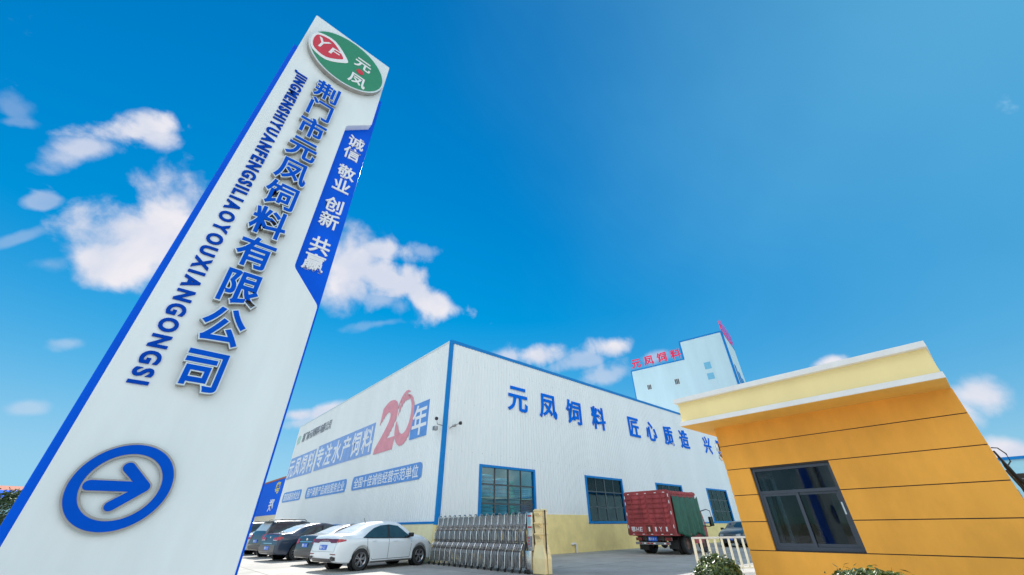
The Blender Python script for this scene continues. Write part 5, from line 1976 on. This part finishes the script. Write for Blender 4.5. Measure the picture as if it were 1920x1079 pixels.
def shrub(loc, rx, rz_, nleaf, seed, label):
    rr = random.Random(seed)
    t = thing('topiary_shrub', loc, label, 'shrub', 'clipped round shrubs by the guardhouse')
    c = V(loc) + ZP * (rz_ + .03)
    b = MB()
    b.tube([V(loc), c - ZP * rz_ * .2], [.035, .025], 8)
    for k in range(9):
        a = rr.uniform(0, 2 * pi)
        e = rr.uniform(-.2, 1.2)
        b.tube([c - ZP * rz_ * .3, c + V((cos(a) * cos(e) * rx, sin(a) * cos(e) * rx, sin(e) * rz_)) * .85], [.012, .004], 5)
    b.build('stem', M['bark'], t)
    b = MB()
    for _ in range(nleaf):
        d = V((rr.gauss(0, 1), rr.gauss(0, 1), rr.gauss(0, 1))).normalized()
        k = 1 + .07 * sin(d.x * 7 + seed) * cos(d.y * 6) + .05 * sin(d.z * 11 + d.x * 5)
        r = (1 - abs(rr.gauss(0, .13))) * k
        if rr.random() < .05:
            r *= rr.uniform(1.05, 1.2)
        p = c + V((d.x * rx * r, d.y * rx * r, d.z * rz_ * r))
        if p.z < loc[2] + .02:
            continue
        nn = (d + V((rr.gauss(0, .55), rr.gauss(0, .55), rr.gauss(.15, .55)))).normalized()
        ax = nn.cross(V((rr.gauss(0, 1), rr.gauss(0, 1), rr.gauss(0, 1)))).normalized()
        bx = nn.cross(ax)
        l, w = rr.uniform(.024, .050), rr.uniform(.010, .019)
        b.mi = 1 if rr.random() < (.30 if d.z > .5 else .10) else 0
        b.add([p - ax * l, p + bx * w + nn * .004, p + ax * l, p - bx * w + nn * .004], [(0, 1, 2, 3)])
    b.build('foliage', [M['leaf'], M['leaf_light']], t, fix=False)


shrub((8.36, 3.90, 0), .41, .40, 7000, 2, 'round clipped shrub with dark leaves in front of the cream railing')
shrub((6.98, 1.41, 0), .53, .40, 8000, 5, 'round clipped shrub below the guardhouse window at the picture edge')


# ------------------------------------------------------------------ far things
# blue hoarding past the end of the warehouse
hd = thing('hoarding', (14.0, 68, 0), 'long vivid blue hoarding with red cap and big characters past the warehouse end', 'hoarding')
b = MB()
b.box(14.0, 14.4, 55, 82, 2.85, 6.95)
b.build('blue_panel', M['hoard'], hd)
b = MB()
b.box(13.95, 14.45, 55, 82, 6.951, 7.16)
b.build('red_cap', M['far_red'], hd)
b = MB()
b.box(14.02, 14.4, 55, 82, 0, 2.849)
b.build('base_wall', M['far_cream'], hd)
for q, yc, zc, m_ in (('粤', 63.4, 6.0, M['yellow']), ('郑', 64.4, 4.0, M['white_letter'])):
    b = MB()
    glyph(b, q, .018, V((13.999, yc, zc)), YM, ZP, 2.6, 1.5, 0, .03)
    b.build('character', m_, hd)
# trees and buildings to the far left
AZL = 98.6


def far_pt(az_, d_):
    return V((cos(radians(az_)) * d_, sin(radians(az_)) * d_, 0))


def tree(az_, d_, hgt, wid, seed, label):
    rr = random.Random(seed)
    p = far_pt(az_, d_)
    t = thing('broadleaf_tree', p, label, 'tree', 'trees at the far left edge')
    b = MB()
    b.tube([p, p + ZP * hgt * .35 + V((.05, 0, 0)), p + ZP * hgt * .75], [.14, .11, .04], 8)
    for k in range(6):
        a = k * 1.1
        b.tube([p + ZP * hgt * (.3 + .06 * k), p + ZP * hgt * (.5 + .06 * k) + V((cos(a), sin(a), 0)) * wid * .35], [.05, .015], 6)
    b.build('trunk', M['bark'], t)
    b = MB()
    cl_ = [(V((rr.gauss(0, .30) * wid, rr.gauss(0, .30) * wid, rr.uniform(.25, .9) * hgt)), rr.uniform(.25, .45) * wid * .6) for _ in range(12)]
    for _ in range(3200):
        c_, r_ = rr.choice(cl_)
        q = p + c_ + V((rr.gauss(0, .5), rr.gauss(0, .5), rr.gauss(0, .4))) * r_
        if q.z < .3 or q.z > hgt:
            continue
        nn = V((rr.gauss(0, 1), rr.gauss(0, 1), rr.gauss(.4, 1))).normalized()
        ax = nn.orthogonal().normalized()
        bx = nn.cross(ax)
        l = rr.uniform(.10, .22)
        b.add([q - ax * l, q + bx * l * .5, q + ax * l, q - bx * l * .5], [(0, 1, 2, 3)])
    b.build('crown', M['leaf_far'], t, fix=False)


for k, (da, d_, hg, wd, lb) in enumerate(((0.0, 72, 5.35, 5.2, 'grey green bushy tree left of the pylon foot, nearest of its row'), (-1.8, 78, 5.6, 5.4, 'grey green tree against the pylon edge under the red roofs'), (2.2, 74, 4.9, 5, 'low grey green tree cut by the left picture edge'), (-4.5, 80, 5.6, 5.2, 'grey green tree half covered by the pylon foot'))):
    tree(AZL + da, d_, hg, wd, 20 + k, lb)


def block(name, az_, d_, w, h, dep, wall_m, roof_m, label, rows=3, cols=6):
    p = far_pt(az_, d_)
    e = V((-sin(radians(az_)), cos(radians(az_)), 0))
    f = V((cos(radians(az_)), sin(radians(az_)), 0))
    t = thing(name, p, label, 'building')

    def bx(mb, u0, u1, s0, s1, z0, z1):
        vs = [p + e * u + f * s_ + ZP * z_ for z_ in (z0, z1) for u, s_ in ((u0, s0), (u1, s0), (u1, s1), (u0, s1))]
        mb.add(vs, [(0, 3, 2, 1), (4, 5, 6, 7), (0, 1, 5, 4), (1, 2, 6, 5), (2, 3, 7, 6), (3, 0, 4, 7)])
    b_ = MB()
    bx(b_, -w / 2, w / 2, 0, dep, 0, h)
    b_.build('wall', wall_m, t)
    b_ = MB()
    v = [p + e * u + f * s_ + ZP * z_ for u, s_, z_ in ((-w / 2 - .4, -.4, h), (w / 2 + .4, -.4, h), (w / 2 + .4, dep + .4, h), (-w / 2 - .4, dep + .4, h), (-w / 2 + 2, dep / 2, h + 1.3), (w / 2 - 2, dep / 2, h + 1.3))]
    b_.add(v, [(0, 1, 5, 4), (1, 2, 5), (2, 3, 4, 5), (3, 0, 4), (0, 3, 2, 1)])
    b_.build('roof', roof_m, t)
    for i in range(cols):
        for j in range(rows):
            u = -w / 2 + w * (i + .5) / cols
            z_ = h * (j + .5) / rows
            b_ = MB()
            bx(b_, u - .6, u + .6, -.05, .02, z_ - .6, z_ + .7)
            b_.build('window', M['mullion'], t)
    return t


block('apartment_block', AZL - 1.6, 150, 17, 9.2, 9, M['far_cream'], M['far_red'], 'distant building with a red roof above the trees beside the pylon')
block('apartment_block', AZL + 1.9, 140, 6, 9.6, 9, M['far_cream'], M['far_cream'], 'small distant cream building at the left picture edge', 3, 3)
block('low_shed', AZL + 1.0, 100, 14, 5.6, 8, M['far_cyan'], M['hoard'], 'low pale cyan shed with a blue roof behind the far left trees', 1, 5)
# pale cyan shed beyond the guardhouse on the right
sh = thing('long_shed', (40, -6, 0), 'long pale cyan shed with dark blue roof edge beyond the guardhouse', 'shed')
b = MB()
b.box(40, 52, -16, 3, 0, 4.50)
b.build('wall', M['far_cyan'], sh)
b = MB()
b.box(39.9, 52.1, -16.1, 3.1, 4.501, 4.66)
b.build('roof_edge', M['trim'], sh)
for k in range(5):
    b = MB()
    b.box(39.96, 39.999, -14.5 + k * 3.4, -13.1 + k * 3.4, 1.6, 2.9)
    b.build('window', M['mullion'], sh)
